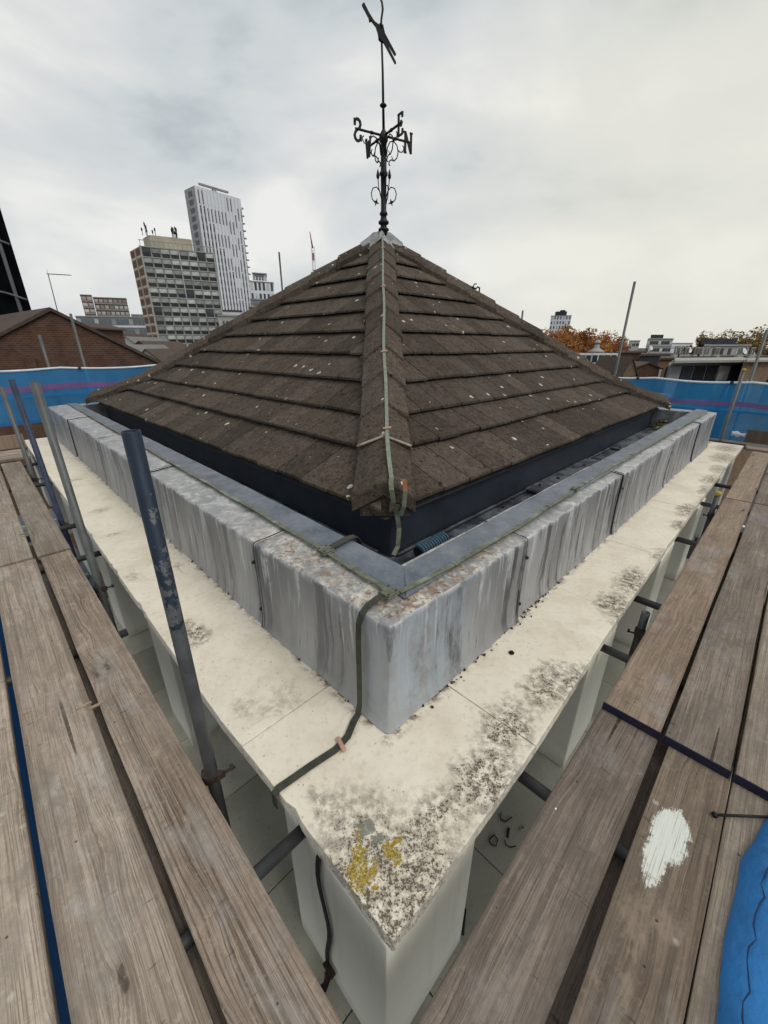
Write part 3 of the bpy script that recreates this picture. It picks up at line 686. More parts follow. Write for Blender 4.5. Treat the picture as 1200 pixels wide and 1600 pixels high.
def lead_sheet(path, lift, label=None):
    m = MB(); n = len(PROF); V = []
    for st in path:
        for d, z in PROF: V.append(lead_point(st, d - lift, z + lift * .6))
    F = [(i * n + j, (i + 1) * n + j, (i + 1) * n + j + 1, i * n + j + 1) for i in range(len(path) - 1) for j in range(n - 1)]
    m.add(V, F, True)
    # turned-down thickness at the lapped ends
    k = len(m.v); E = []
    for st, s in ((path[0], 0), (path[-1], 1)):
        for d, z in PROF: E.append(lead_point(st, d + .014, max(0, z - .010)))
    m.v += [tuple(v) for v in E]; mm = (len(path) - 1) * n
    for j in range(n - 1): m.f += [(j, j + 1, k + j + 1, k + j), (mm + j + 1, mm + j, k + n + j, k + n + j + 1)]; m.sm += [True, True]
    return m.build('lead_sheet', M['lead'], pav, recalc=False, label=label)
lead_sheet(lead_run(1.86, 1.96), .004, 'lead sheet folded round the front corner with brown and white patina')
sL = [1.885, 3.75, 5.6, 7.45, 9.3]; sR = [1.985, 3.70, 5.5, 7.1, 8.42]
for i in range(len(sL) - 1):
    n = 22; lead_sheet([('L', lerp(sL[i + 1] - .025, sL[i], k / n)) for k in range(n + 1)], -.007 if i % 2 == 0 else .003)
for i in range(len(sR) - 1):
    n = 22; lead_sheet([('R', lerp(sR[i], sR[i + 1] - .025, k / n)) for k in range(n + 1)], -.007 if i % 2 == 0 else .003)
# rolled seam edge + fixings at each lap
def seam(kind, t):
    m = MB(); pts = [lead_point((kind, t), d - .006, z + .003) for d, z in PROF]
    m.tube(pts, .0045, 6); m.build('lead_seam', M['lead'], pav)
    m = MB(); dk = [lead_point((kind, t + .013), d - .0005, z) for d, z in PROF]
    m.tube(dk, .008, 6); m.build('seam_gap', M['lead_dark'], pav)
    for zz in (.10, .42):
        p = lead_point((kind, t + .045), .0, zz); ax = -AX_A if kind == 'L' else -AX_B
        mm = MB(); mm.lathe(p - ax * .012, [(.011, 0), (.011, .012), (.006, .018)], 10, ax); mm.build('lead_fixing', M['lead_dark'], pav)
for t in (1.862, 3.727, 5.577, 7.427): seam('L', t)
for t in (1.962, 3.677, 5.477, 7.077): seam('R', t)
m = MB(); m.boxab(LA + .12, 1.14, LB + .12, 9.28, .0, .45); m.boxab(1.141, 8.40, LB + .12, 1.07, .0, .45)
m.build('parapet_core', M['lead_dark'], pav)

# --- felt strip on the inner half of the parapet, turned down into the gutter
tL0 = lambda b: interp([1.0, 1.5, 2.1, 9.2], [1.03, 1.052, 1.068, 1.17], b) + .008
inA = lambda b: interp([1.2, 3.3, 9.3], [1.235, 1.27, 1.31], b); inB = lambda a: 1.10
def felt_pt(kind, t, j):
    pf = [(-.185, .570), (-.165, .580), (-.015, .586), (.004, .572), (.010, .52), (.012, .24)]
    dd, z = pf[j]
    if kind == 'L': return W(max(inA(t) + dd, tL0(t)) if j < 2 else inA(t) + dd, max(t, 1.10 + dd), z + .004 * math.sin(j * 2.0 + 1) * math.sin(t * 9) * min(1, max(0, t - 1.2)))
    return W(max(t, inA(1.2) + dd), inB(t) + (dd if j > 1 else dd * .93), z + .004 * math.sin(j * 2.0 + 1) * math.sin(t * 8) * min(1, max(0, t - 1.3)))
m = MB(); st = [('L', lerp(9.28, .93, i / 90)) for i in range(91)] + [('R', lerp(1.05, 8.38, i / 80)) for i in range(81)]
V = [felt_pt(k, t, j) for k, t in st for j in range(6)]
m.add(V, [(i * 6 + j, i * 6 + 6 + j, i * 6 + 7 + j, i * 6 + 1 + j) for i in range(len(st) - 1) for j in range(5)])
m.build('felt_strip', M['felt'], pav)

# --- gutter floor and upstand below the eaves
UA, UB = 1.665, 1.605
m = MB(); m.boxab(1.20, UA + .1, 1.0, 9.25, .20, .25); m.boxab(UA + .1, 8.35, 1.0, UB + .1, .20, .2498); m.build('gutter', M['gutter'], pav)
m = MB(); P = [(UA, UB), (UA, 8.9), (8.05, 8.9), (8.05, UB)]
m.prism([W(a, b, .60) for a, b in P], [W(a, b, .24) for a, b in P]); m.build('upstand', M['upstand'], pav, .01, 2)
m = MB(); m.tube([W(UA - .02, b / 10, .262) for b in range(17, 89)], .016, 6); m.tube([W(a / 10, UB - .02, .262) for a in range(17, 80)], .016, 6); m.build('gutter_fillet', M['gutter'], pav)
# --- crossing steps (drips) in the gutter
for b in (2.9, 5.4): mm = MB(); mm.boxab(1.27, UA - .005, b, b + 1.5, .2505, .285); mm.build('gutter_step', M['gutter'], pav, .008)
for a in (3.5, 5.9): mm = MB(); mm.boxab(a, a + 1.6, 1.115, UB - .005, .2505, .285); mm.build('gutter_step', M['gutter'], pav, .008)
# far sides of the parapet closing the box behind the roof
m = MB(); m.boxab(1.3, 8.4, 9.0, 9.28, .0, .56); m.boxab(8.12, 8.40, 1.12, 8.99, .0, .56); m.build('rear_parapet', M['lead_cap'], pav)

# --- roof geometry
EA, EB, FA, FB = 1.56, 1.55, 8.10, 8.95      # eaves near / far
AP = (5.0, 5.05); H0 = .605
def zt(t): return H0 + (.37 * t / .2 if t < .2 else .37 + (t - .2) * 2.49) if t < 1 else 2.967
TI = [0.0, .105, .197, .287, .376, .466, .557, .652, .750, .845, .97]
def surf(face, u, t, lift=0.0):
    if face == 'R': return W(u, lerp(EB, AP[1], t), zt(t) + lift)
    if face == 'L': return W(lerp(EA, AP[0], t), u, zt(t) + lift)
    if face == 'B': return W(u, lerp(FB, AP[1], t), zt(t) + lift)
    return W(lerp(FA, AP[0], t), u, zt(t) + lift)
def ext(face, t):
    return (lerp(EA, AP[0], t), lerp(FA, AP[0], t)) if face in 'RB' else (lerp(EB, AP[1], t), lerp(FB, AP[1], t))
def clip(poly, fn):
    out = []
    for i in range(len(poly)):
        p, q = poly[i], poly[(i + 1) % len(poly)]; dp, dq = fn(p), fn(q)
        if dp >= 0: out.append(p)
        if (dp >= 0) != (dq >= 0): s = dp / (dp - dq); out.append((p[0] + (q[0] - p[0]) * s, p[1] + (q[1] - p[1]) * s))
    return out
def tile_face(face, width, rng, detail=True):
    whole = MB()
    for i in range(len(TI) - 1):
        t0, t1 = TI[i] - (.012 if i == 0 else 0), min(TI[i + 1] + .02, .985)
        off = (i % 2) * width / 2 + .11 * (face == 'L')
        n0 = int((0 - off) / width) - 1
        for k in range(n0, n0 + 34):
            u0 = off + k * width; u1 = u0 + width - .009
            poly = [(u0, t0), (u1, t0), (u1, t1), (u0, t1)]
            poly = clip(poly, lambda p: p[0] - ext(face, p[1])[0] - .035); 
            if len(poly) >= 3: poly = clip(poly, lambda p: ext(face, p[1])[1] - .035 - p[0])
            if len(poly) < 3: continue
            us = [p[0] for p in poly]; ts = [p[1] for p in poly]
            if (max(us) - min(us)) < .03 or (max(ts) - min(ts)) < .015: continue
            j1, j2, j3 = rng.uniform(-.0015, .002), rng.uniform(-.002, .002), rng.uniform(-.0025, .0025)
            top = []; bot = []
            for u, t in poly:
                f = (t - t0) / (t1 - t0); l = lerp(.078, .010, f) + j1 * .7 + j2 * .6 * (u - u0) / width + j3 * .5 * (1 - f)
                tt = t - .004 * (j3 / .0045) * (1 - f)
                top.append(surf(face, u, tt, l)); bot.append(surf(face, u, tt, l - lerp(.025, .018, f)))
            m = MB() if detail else whole
            m.prism(top, bot)
            if detail: m.build('roof_tile', M['tile'], pav, .003)
    if not detail: whole.build('rear_roof_tiles', M['tile'], pav, kind='stuff')
rng = random.Random(3)
tile_face('R', .30, rng); tile_face('L', .325, rng)
tile_face('B', .30, rng, False); tile_face('E', .30, rng, False)
m = MB()
for face in 'RLBE':
    ts = [0, .1, .2, .4, .6, .8, .99]
    V = []; 
    for t in ts: u0, u1 = ext(face, t); V += [surf(face, u0, t, -.03), surf(face, u1, t, -.03)]
    m.add(V, [(2 * i, 2 * i + 1, 2 * i + 3, 2 * i + 2) for i in range(len(ts) - 1)])
m.build('roof_underlay', M['lead_dark'], pav)
# --- hip tiles
def hip(C, n, rng, half=.185, t_start=-.012):
    C = Vector(C); A = Vector(AP); d2 = (A - C).normalized(); pr = Vector((d2.y, -d2.x)); 
    T = [t_start] + [lerp(.115, .955, i / (n - 1)) for i in range(n)]
    for i in range(len(T) - 1):
        t0, t1 = T[i], T[i + 1] + .012
        m = MB(); rows = []
        jy = rng.uniform(-.006, .006); tw = rng.uniform(-.012, .012)
        segs = 4
        for s in range(segs + 1):
            t = lerp(t0, t1, s / segs); f = s / segs; q = C + (A - C) * t
            lift = lerp(.034, .006, f) + (.02 if t < .05 else 0)
            zz = H0 + (.37 * t / .2 if t < .2 else .37 + (t - .2) * 2.49)
            row = []
            dk = .36 if t < .12 else lerp(.36, .52, min(1, (t - .12) / .15))
            for o, dz in ((-1, -dk * half + .100), (-.55, -dk * half * .5 + .124), (0, .144), (.55, -dk * half * .5 + .124), (1, -dk * half + .100), (1.0, -dk * half + .008), (0, .050), (-1.0, -dk * half + .008)):
                w = half * o * (1 + .05 * (1 - f)); k = q + pr * (w + tw * (1 - f))
                row.append(W(k.x, k.y, zz + dz + lift + jy))
            rows.append(row)
        V = [p for r in rows for p in r]
        F = [(s * 8 + j, s * 8 + (j + 1) % 8, s * 8 + 8 + (j + 1) % 8, s * 8 + 8 + j) for s in range(segs) for j in range(8)]
        F += [(0, 1, 2, 6, 7), (2, 3, 4, 5, 6), (segs * 8 + 7, segs * 8 + 6, segs * 8 + 2, segs * 8 + 1, segs * 8), (segs * 8 + 6, segs * 8 + 5, segs * 8 + 4, segs * 8 + 3, segs * 8 + 2)]
        m.add(V, F); m.build('hip_tile', M['tile'], pav, .006)
    return d2, pr
hip((EA, EB), 11, rng, t_start=.006); hip((EA, FB), 11, rng); hip((FA, EB), 11, rng); hip((FA, FB), 11, rng)
# pale mortar lines: the bottom joint of the front hip and bedding at the eave corner
def hip_pt(t, o, dz, C=(EA, EB)):
    C = Vector(C); A = Vector(AP); d2 = (A - C).normalized(); pr = Vector((d2.y, -d2.x)); k = C + (A - C) * t + pr * o
    return W(k.x, k.y, H0 + (.37 * t / .2 if t < .2 else .37 + (t - .2) * 2.49) - .40 * abs(o) + dz)
for dt in (0.0,):
    m = MB(); k_ = [hip_pt(.022, o, .10 - .15 * abs(o) * 0) for o in (-.13, 0, .13)] ; m.prism([hip_pt(.012, -.155, .075), hip_pt(.012, 0, .112), hip_pt(.012, .155, .075), hip_pt(.09, .10, .06), hip_pt(.09, -.10, .06)], [hip_pt(.012, -.155, .012), hip_pt(.004, 0, -.02), hip_pt(.012, .155, .012), hip_pt(.09, .10, -.01), hip_pt(.09, -.10, -.01)]); m.build('mortar_bed', M['tile'], pav)
    m = MB(); m.tube([hip_pt(.112 + .004 * abs(o), o, .160 + (.024 if abs(o) > .02 else 0) * 0, ) for o in [-.19, -.13, -.06, 0, .06, .13, .19]], .010, 6); m.build('mortar_joint', M['mortar'], pav)
# --- lead saddle over the apex
m = MB(); ring = []
apz = 2.985
def cap_pt(ang, r, z):
    q = Vector((AP[0] + r * math.cos(ang), AP[1] + r * math.sin(ang))); return W(q.x, q.y, z)
N = 32; V = []
for r, zb in ((.035, .140), (.11, .122), (.20, .104), (.275, .088)):
    for k in range(N):
        an = 2 * math.pi * k / N; ch = max(abs(math.cos(an)), abs(math.sin(an))); diag = abs(math.sin(2 * an)) ** 3
        rr = r * (1 + .18 * diag); zz = apz - rr * ch * .735 + zb + diag * .075 * min(1, r / .1) + mnoise.noise(Vector((k * .9, r * 9, 0))) * .012
        V.append(cap_pt(an, rr, zz))
V.append(W(*AP, apz + .15))
F = [(i * N + k, i * N + (k + 1) % N, (i + 1) * N + (k + 1) % N, (i + 1) * N + k) for i in range(3) for k in range(N)] + [(len(V) - 1, (k + 1) % N, k) for k in range(N)]
m.add(V, F, True); m.build('lead_saddle', M['lead_cap'], pav)

# ================================================================== weather vane
V0 = W(AP[0], AP[1], apz + .09)
vx, vy = V0.x + .03, V0.y
vane = empty('weather_vane', (vx, vy, 3.05), 'black iron weather vane with compass letters on the roof apex', 'weather vane')
def vp(x, y, z): return Vector((vx + x, vy + y, z))
m = MB(); m.lathe(vp(0, 0, 3.06), [(.055, 0), (.055, .07), (.078, .075), (.078, .10), (.05, .115), (.045, .15), (.075, .16), (.078, .19), (.05, .21), (.04, .26), (.058, .27), (.058, .295), (.040, .32), (.040, .60), (.042, .73), (.058, .74), (.060, .77), (.042, .79), (.040, 1.10), (.06, 1.12), (.062, 1.17), (.04, 1.22), (.018, 1.25)], 14)
m.build('post', M['black_iron'], vane)
m = MB(); m.tube([vp(0, 0, 4.30), vp(-.012, 0, 4.9), vp(-.03, 0, 5.30)], [.019, .015, .012], 8); m.build('rod', M['black_iron'], vane)
m = MB(); m.lathe(vp(-.005, 0, 4.535), [(.012, 0), (.035, .008), (.05, .024), (.035, .040), (.012, .048)], 14); m.build('ball', M['black_iron'], vane)
ZH = 4.24
dS = Vector((-.88, -.47, 0)).normalized(); dE = Vector((.55, -.835, 0)).normalized()
strokes = {
    'N': [[(0, 0), (0, 1)], [(0, 1), (.62, 0)], [(.62, 0), (.62, 1)], [(-.12, 0), (.12, 0)], [(-.14, 1), (.05, 1)], [(.5, 1), (.74, 1)]],
    'E': [[(0, 0), (0, 1)], [(-.1, 1), (.55, 1), (.55, .8)], [(-.1, 0), (.58, 0), (.60, .22)], [(0, .52), (.38, .52)], [(.38, .40), (.38, .64)]],
    'W': [[(0, 1), (.22, 0), (.40, .85)], [(.36, .85), (.58, 0), (.80, 1)], [(-.12, 1), (.14, 1)], [(.66, 1), (.92, 1)]],
    'S': [[(.56 - .56 * 0, .82), (.54, .93), (.40, 1.0), (.22, 1.0), (.07, .92), (.02, .78), (.10, .64), (.30, .52), (.50, .40), (.60, .24), (.54, .09), (.38, 0), (.20, 0), (.05, .09), (.02, .22)], [(.56, .72), (.56, 1.0)], [(.02, .02), (.02, .28)]]}
for ch, d in (('S', dS), ('N', -dS), ('E', dE), ('W', -dE)):
    r1 = .37 if ch != 'E' else .38
    m = MB(); m.tube([Vector((vx, vy, ZH)), Vector((vx, vy, ZH)) + d * (r1 + .06)], .015, 8)
    m.tube([Vector((vx, vy, ZH)) + d * .17, Vector((vx, vy, ZH)) + d * .20], .021, 8)
    m.build('arm', M['black_iron'], vane)
    r0 = r1 - .02
    P0 = Vector((vx, vy, 0))
    mm = MB()
    def lp(x, y, size): return P0 + d * (r0 + x * size) + UP * (ZH - .01 + (y - .5) * size * 1.45)
    size = .155 if ch in 'SN' else .15
    nrm = d.cross(UP)
    for st in strokes[ch]:
        pts = [lp(x, y, size) for x, y in st]
        for i in range(len(pts) - 1):
            a, b = pts[i], pts[i + 1]; dd = b - a
            X = dd.normalized(); Z = X.cross(nrm)
            mm.box((a + b) / 2, dd.length / 2 + .005, .008, .0155 if abs(X.z) > .3 or ch == 'S' else .011, X, nrm, Z)
    mm.build('letter', M['black_iron'], vane, label='compass letter ' + ch)
    # scroll under the arm
    m = MB(); H = Vector((vx, vy, ZH))
    def c2(pts): return [H + d * r + UP * z for r, z in pts]
    big = [(.045, -.22), (.06, -.12), (.10, -.05), (.16, -.03), (.215, -.07), (.235, -.14), (.215, -.21), (.17, -.25), (.12, -.245), (.09, -.27), (.085, -.30), (.105, -.315)]
    m.tube(c2(big), .0085, 6)
    m.tube(c2([(.17, -.25), (.14, -.225), (.13, -.20)]), .006, 5)
    sm = [(.225, -.11), (.26, -.135), (.30, -.13), (.325, -.10), (.325, -.07), (.305, -.055)]
    m.tube(c2(sm), .0075, 6); m.build('scroll', M['black_iron'], vane)
# leafy tuft round the lower post
for k, an in enumerate([R(200), R(-15), R(95), R(290)]):
    d = Vector((math.cos(an), math.sin(an), 0)); H = Vector((vx, vy, 3.42))
    def c3(pts): return [H + d * r + UP * z for r, z in pts]
    m = MB(); m.tube(c3([(.03, .0), (.035, .10), (.06, .19), (.11, .235), (.165, .215), (.19, .15), (.175, .085), (.135, .05), (.10, .06)]), .0075, 6)
    m.tube(c3([(.045, .13), (.075, .23), (.085, .33)]), .0065, 6)
    tip = H + d * .087 + UP * .32
    m.lathe(tip, [(.004, 0), (.021, .025), (.024, .05), (.014, .09), (.003, .125)], 8)
    q = H + d * .115 + UP * .055; sdir = d.cross(UP)
    for ang in (0, 90, 180, 270):
        dd = d * math.cos(R(ang + 20)) + UP * math.sin(R(ang + 20)); pr = d * -math.sin(R(ang + 20)) + UP * math.cos(R(ang + 20))
        tip2 = q + dd * .055
        m.prism([q + pr * .016 + sdir * .004, q - pr * .016 + sdir * .004, tip2 + sdir * .002], [q + pr * .016 - sdir * .004, q - pr * .016 - sdir * .004, tip2 - sdir * .002])
    m.build('scroll_leaf', M['black_iron'], vane)
# the pointer: a figure-like arrow with forked tail, pivoting on the rod
m = MB()
O = Vector((vx - .03, vy, 5.245)); XI = Vector((1, 0, 0))
def q2(x, z, y=0.0): return O + Vector((x, y, z))
Ypl = Vector((0, 1, 0))
def plate(pts, y, th=.018):
    m.prism([q2(x, z, y - th) for x, z in pts], [q2(x, z, y + th) for x, z in pts])
plate([(-.245, .275), (-.215, .295), (-.15, .20), (-.085, .125), (-.02, .09), (.02, .02), (.03, -.03), (.0, -.05), (-.035, -.03), (-.05, .03), (-.075, .085), (-.13, .135), (-.155, .125), (-.165, .165)], 0)
m.build('pointer', M['black_iron'], vane)
m = MB(); plate([(-.05, .10), (-.02, .145), (.025, .13), (.05, .05), (.195, -.145), (.175, -.155), (.12, -.09), (.04, .01), (.0, .03)], .07)
m.build('pointer_fork', M['black_iron'], vane)
m = MB(); plate([(-.03, .0), (.02, .02), (.075, -.10), (.195, -.275), (.178, -.285), (.03, -.085), (-.01, -.06)], -.03)
m.build('pointer_fork', M['black_iron'], vane)
m = MB(); m.lathe(q2(0, -.055), [(.02, 0), (.04, .015), (.04, .06), (.02, .08)], 10); m.build('pivot', M['black_iron'], vane)
m = MB(); m.tube([q2(.0, .05), q2(.0, .14), q2(.02, .24), q2(.01, .30), q2(-.025, .37), q2(-.03, .47)], [.012, .013, .014, .013, .012, .009], 8); m.build('finial', M['black_iron'], vane)

# ================================================================== lightning conductor tape
tape = empty('conductor_tape', W(1.0, 1.0, .57), 'green copper lightning conductor tape running down the front hip and over the lead parapet', 'conductor')
def ridge(t, off=0.0, dz=.128): return hip_pt(t, off, dz + .52 * abs(off) * .3)
pts = []; nr = []
for i in range(37):
    t = lerp(.985, .012, i / 36); w = -.012 + .010 * math.sin(t * 21) * (1 - t) - .03 * max(0, .2 - t) / .2
    zz = .178 if t > .9 else .178 + .032 * max(0, .16 - t) / .16
    pts.append(hip_pt(t, -w, zz + .006)); nr.append(Vector((0, -.5, .85)))
m = MB(); m.strip(pts, nr, .026, .004); m.build('tape_run', M['tape_pale'], tape)
p0 = pts[-1]
drop = [p0 + Vector((0, .004, .001)), p0 + Vector((-.004, -.05, -.015)), p0 + Vector((.0, -.075, -.05)), p0 + Vector((.012, -.07, -.13)), p0 + Vector((.035, -.035, -.22)), p0 + Vector((.05, -.025, -.32)), p0 + Vector((.042, -.06, -.43)), p0 + Vector((.015, -.10, -.47))]
nn = [Vector((0, -.5, .85)), Vector((0, -.6, .8)), Vector((0, -1, .3)), Vector((0, -1, .05)), Vector((0, -1, .1)), Vector((0, -1, 0)), Vector((0, -.9, .4)), Vector((0, -.3, 1))]
m = MB(); m.strip(drop, nn[:8], .028, .004); m.build('tape_run', M['tape'], tape)
q = p0 + Vector((.075, -.065, -.06))
m = MB(); m.strip([q + Vector((-.012, .04, .055)), q + Vector((0, .0, .06)), q + Vector((.005, -.015, .0))], [UP, Vector((0, -.7, .7)), Vector((0, -1, 0))], .026, .004); m.build('tape_end', M['copper'], tape)
m = MB(); m.strip([q + Vector((.005, -.013, .0)), q + Vector((0, .0, -.10)), q + Vector((-.02, .03, -.17))], [Vector((0, -1, 0))] * 3, .026, .004); m.build('tape_end', M['tape_pale'], tape)
def clip_at(p, X, n, L=.036):
    X = X.normalized(); Y = n.cross(X).normalized(); Z = X.cross(Y)
    mm = MB(); mm.box(p, L, .009, .006, X, Y, Z); mm.build('tape_clip', M['clip'], tape, .003)
for t in (.955, .86, .60, .345, .125):
    i = min(range(len(pts)), key=lambda k: abs(lerp(.985, .012, k / 36) - t)); clip_at(pts[i] + Vector((0, -.005, .008)), Vector((1, -.1, .15)), Vector((0, -.5, .85)), .03 if t < .5 else .026)
# along the parapet tops
tL = lambda b: interp([1.0, 1.5, 2.1, 9.2], [1.03, 1.052, 1.068, 1.17], b); tR = lambda a: interp([1.0, 1.5, 2.1, 3.3, 9], [.96, .93, .925, .955, .90], a)
zt_ = lambda x: .584 + .004 * math.sin(x * 9)
m = MB(); P = [W(tL(b), b, zt_(b)) for b in [1.03 + i * .17 for i in range(49)]]; m.strip(P, [UP] * len(P), .026, .004); m.build('tape_run', M['tape'], tape)
m = MB(); P = [W(a, tR(a), zt_(a + 2)) for a in [1.05 + i * .17 for i in range(43)]]; m.strip(P, [UP] * len(P), .026, .004); m.build('tape_run', M['tape'], tape)
for b in (1.26, 2.3, 3.6, 5.1): clipb = MB(); clipb.box(W(tL(b), b, zt_(b) + .005), .018, .016, .004, AX_A, AX_B); clipb.build('tape_joint', M['tape'], tape, .002)
for a in (1.42, 2.45, 3.1, 4.3, 6.0): clipb = MB(); clipb.box(W(a, tR(a), zt_(a + 2) + .005), .016, .018, .004, AX_A, AX_B); clipb.build('tape_joint', M['tape'], tape, .002)
def clamp(a, b, z, r=.034, ang=0):
    X = AX_A * math.cos(ang) + AX_B * math.sin(ang); Y = UP.cross(X)
    mm = MB(); mm.box(W(a, b, z), r, r, .004, X, Y); mm.box(W(a, b, z + .010), r * .96, r * .96, .004, X, Y)
    c = mm.build('junction_clamp', M['tape'], tape, .002)
    for sx in (-1, 1):
        for sy in (-1, 1):
            k = MB(); k.lathe(W(a, b, z + .012) + X * (r * .68 * sx) + Y * (r * .68 * sy), [(.0055, 0), (.0055, .005), (.003, .007)], 8); k.build('screw', M['tape_dark'], c)
clamp(1.012, .985, .586); clamp(1.05, 1.47, .588)
clamp(2.9, .942, .586, .026)
# short branch from the second clamp over the felt into the gutter
P = [W(1.05, 1.47, .592), W(1.13, 1.475, .597), W(1.21, 1.48, .602), W(1.26, 1.48, .596), W(1.285, 1.48, .56), W(1.30, 1.48, .45)]
m = MB(); m.strip(P, [UP, UP, UP, Vector((.5, .5, 1)), Vector((1, 1, .3)), Vector((1, 1, 0))], .045, .003); m.build('tape_run', M['tape_dark'], tape)
# over the shoulder, down the lead face, across the ledge and over its edge
bt = 1.0
P = [W(1.00, .99, .588), W(.955, bt - .005, .582), W(.905, bt, .568), W(.872, bt, .545), W(.856, bt, .505), W(.852, bt, .43), W(.853, bt + .003, .30), W(.850, bt, .17), W(.846, bt - .002, .07), W(.83, bt - .005, .022), W(.80, bt - .01, .009), W(.735, bt - .045, .006), W(.66, bt - .055, .005), W(.55, bt - .04, .006), W(.45, bt - .03, .006), W(.408, bt - .026, .007), W(.392, bt - .025, -.006), W(.390, bt - .025, -.075)]
NN = [UP, UP, Vector((-.3, -.3, 1)), Vector((-.6, -.6, .7)), -AX_A, -AX_A, -AX_A, -AX_A, -AX_A, Vector((-.6, -.6, .7)), UP, UP, UP, UP, UP, Vector((-.5, -.5, .7)), -AX_A, -AX_A]
m = MB(); m.strip(P, NN, .030, .004); m.build('tape_run', M['tape_dark'], tape)
clip_at(W(.69, bt - .055, .012), AX_B * 1.0 + AX_A * .25, UP, .036)
# dark lead down the corner pier, bracket and stub at the paving
P = [W(.415, .735 + .02 * math.sin(i * .7), lerp(-.10, -.93, i / 12)) for i in range(13)]
m = MB(); m.strip(P, [-AX_A] * 13, .022, .006); m.build('tape_run', M['black_iron'], tape)
m = MB(); m.box(W(.405, .735, -.90), .012, .03, .008, AX_A, AX_B); m.box(W(.395, .735, -.93), .012, .006, .035, AX_A, AX_B); m.build('bracket', M['rust'], tape)
m = MB(); m.strip([W(.405, .735, -.93), W(.38, .74, -1.02), W(.30, .77, -1.035), W(.22, .80, -1.038)], [Vector((-.5, -.5, .5)), UP, UP, UP], .03, .006); m.build('tape_run', M['black_iron'], tape)
# iron clip seen on the skyline of the right hip
hk = empty('hip_iron', hip_pt(.70, 0, .12, (FA, EB)), 'small dark curled iron hook standing on the right hip', 'bracket')
m = MB(); hb = hip_pt(.70, 0, .12, (FA, EB)); dx = Vector((1, .1, -.1))
m.tube([hb + dx * -.10 + UP * .0, hb + dx * -.06 + UP * .03, hb + UP * .05, hb + dx * .06 + UP * .03, hb + dx * .09 + UP * .06, hb + dx * .12 + UP * .05, hb + dx * .12 + UP * .0, hb + dx * .09 - UP * .02], .013, 8)
m.tube([hb + dx * .02 + UP * .05, hb + dx * .03 + UP * .09, hb + dx * .07 + UP * .10], .009, 6); m.build('hook', M['black_iron'], hk)

# --- loose things in the gutter
oc = empty('ridged_hose', W(1.75, 1.37, .3), 'short length of blue and black ridged hose lying in the front gutter', 'hose')
m = MB(); h0, h1 = W(1.68, 1.375, .375), W(1.93, 1.365, .385)
ax = (h1 - h0).normalized()
n = 11
for i in range(n):
    c = h0.lerp(h1, (i + .5) / n); L = (h1 - h0).length / n
    m.lathe(c - ax * L * .36, [(.040, 0), (.050, L * .10), (.052, L * .22), (.050, L * .34), (.040, L * .44)], 16, ax)
m.build('ribs', simple('blue_rib', (.07, .14, .20), .5, .3, 30), oc)
m = MB(); m.tube([h0 - ax * .01, h1 + ax * .01], .039, 14); m.build('core', M['black_iron'], oc)
m = MB(); rg = random.Random(8)
for i in range(70):
    a, b = rg.gauss(8.25, .16), rg.gauss(1.40, .06); r = rg.uniform(.025, .065)
    p = W(a, b, .27 + abs(rg.gauss(0, .05))); m.box(p, r, r * .6, r * .35, Vector((rg.uniform(-1, 1), rg.uniform(-1, 1), .3)).normalized(), Vector((0, 0, 1)).cross(Vector((.3, 1, 0))).normalized(), Vector((.2, .1, 1)).normalized())
g = G('moss_clump'); c = g.ramp(g.noise(g.pos(), 22, 4), [(.35, (.03, .03, .02)), (.5, (.13, .12, .06)), (.7, (.45, .44, .36))]); mossm = g.fin(c, .9)
m.build('moss_clump', mossm, label='clump of pale moss and debris in the gutter at the far right eave', cat='moss')
m = MB(); rg = random.Random(5)
for i in range(90):
    if i % 2: a, b = rg.uniform(1.9, 8), rg.uniform(1.2, 1.55)
    else: a, b = rg.uniform(1.32, 1.6), rg.uniform(1.7, 8.5)
    r = rg.uniform(.006, .018); t = rg.uniform(0, 3.1)
    m.box(W(a, b, .292), r, r * .6, r * .3, Vector((math.cos(t), math.sin(t), 0)), Vector((-math.sin(t), math.cos(t), 0)))
m.build('gutter_dirt', simple('dark_dirt', (.014, .012, .010), .95), kind='stuff', label='dark crumbs of moss lying along the gutters', cat='dirt')
m = MB(); m.boxab(1.46, 1.52, .69, .715, .002, .012); p = W(1.32, .55, .0)
mm = MB(); mm.lathe(onz(799, 1021, 0.0), [(.012, 0), (.016, .006), (.010, .014), (.003, .016)], 7); mm.build('moss_lump', simple('black_moss', (.010, .010, .008), .95), label='single black lump of moss lying on the cream ledge right of the lead corner', cat='moss')
m = MB(); rg = random.Random(12)
for i in range(150):
    if rg.random() < .5: a, b = rg.uniform(1.2, 2.4), LB - abs(rg.gauss(0, .02)) - .004
    elif rg.random() < .5: a, b = rg.uniform(.9, 5.0), LB - abs(rg.gauss(0, .012)) - .004
    else: a, b = LA - abs(rg.gauss(0, .014)) - .006, rg.uniform(1.0, 5.5)
    r = rg.uniform(.002, .007) ; t = rg.uniform(0, 3.1)
    m.box(W(a, b, .003 + r * .3), r, r * .6, r * .5, Vector((math.cos(t), math.sin(t), 0)), Vector((-math.sin(t), math.cos(t), 0)))
m.build('ledge_crumbs', simple('brown_crumbs', (.05, .033, .022), .95), kind='stuff', label='brown crumbs of moss along the foot of the lead', cat='dirt')

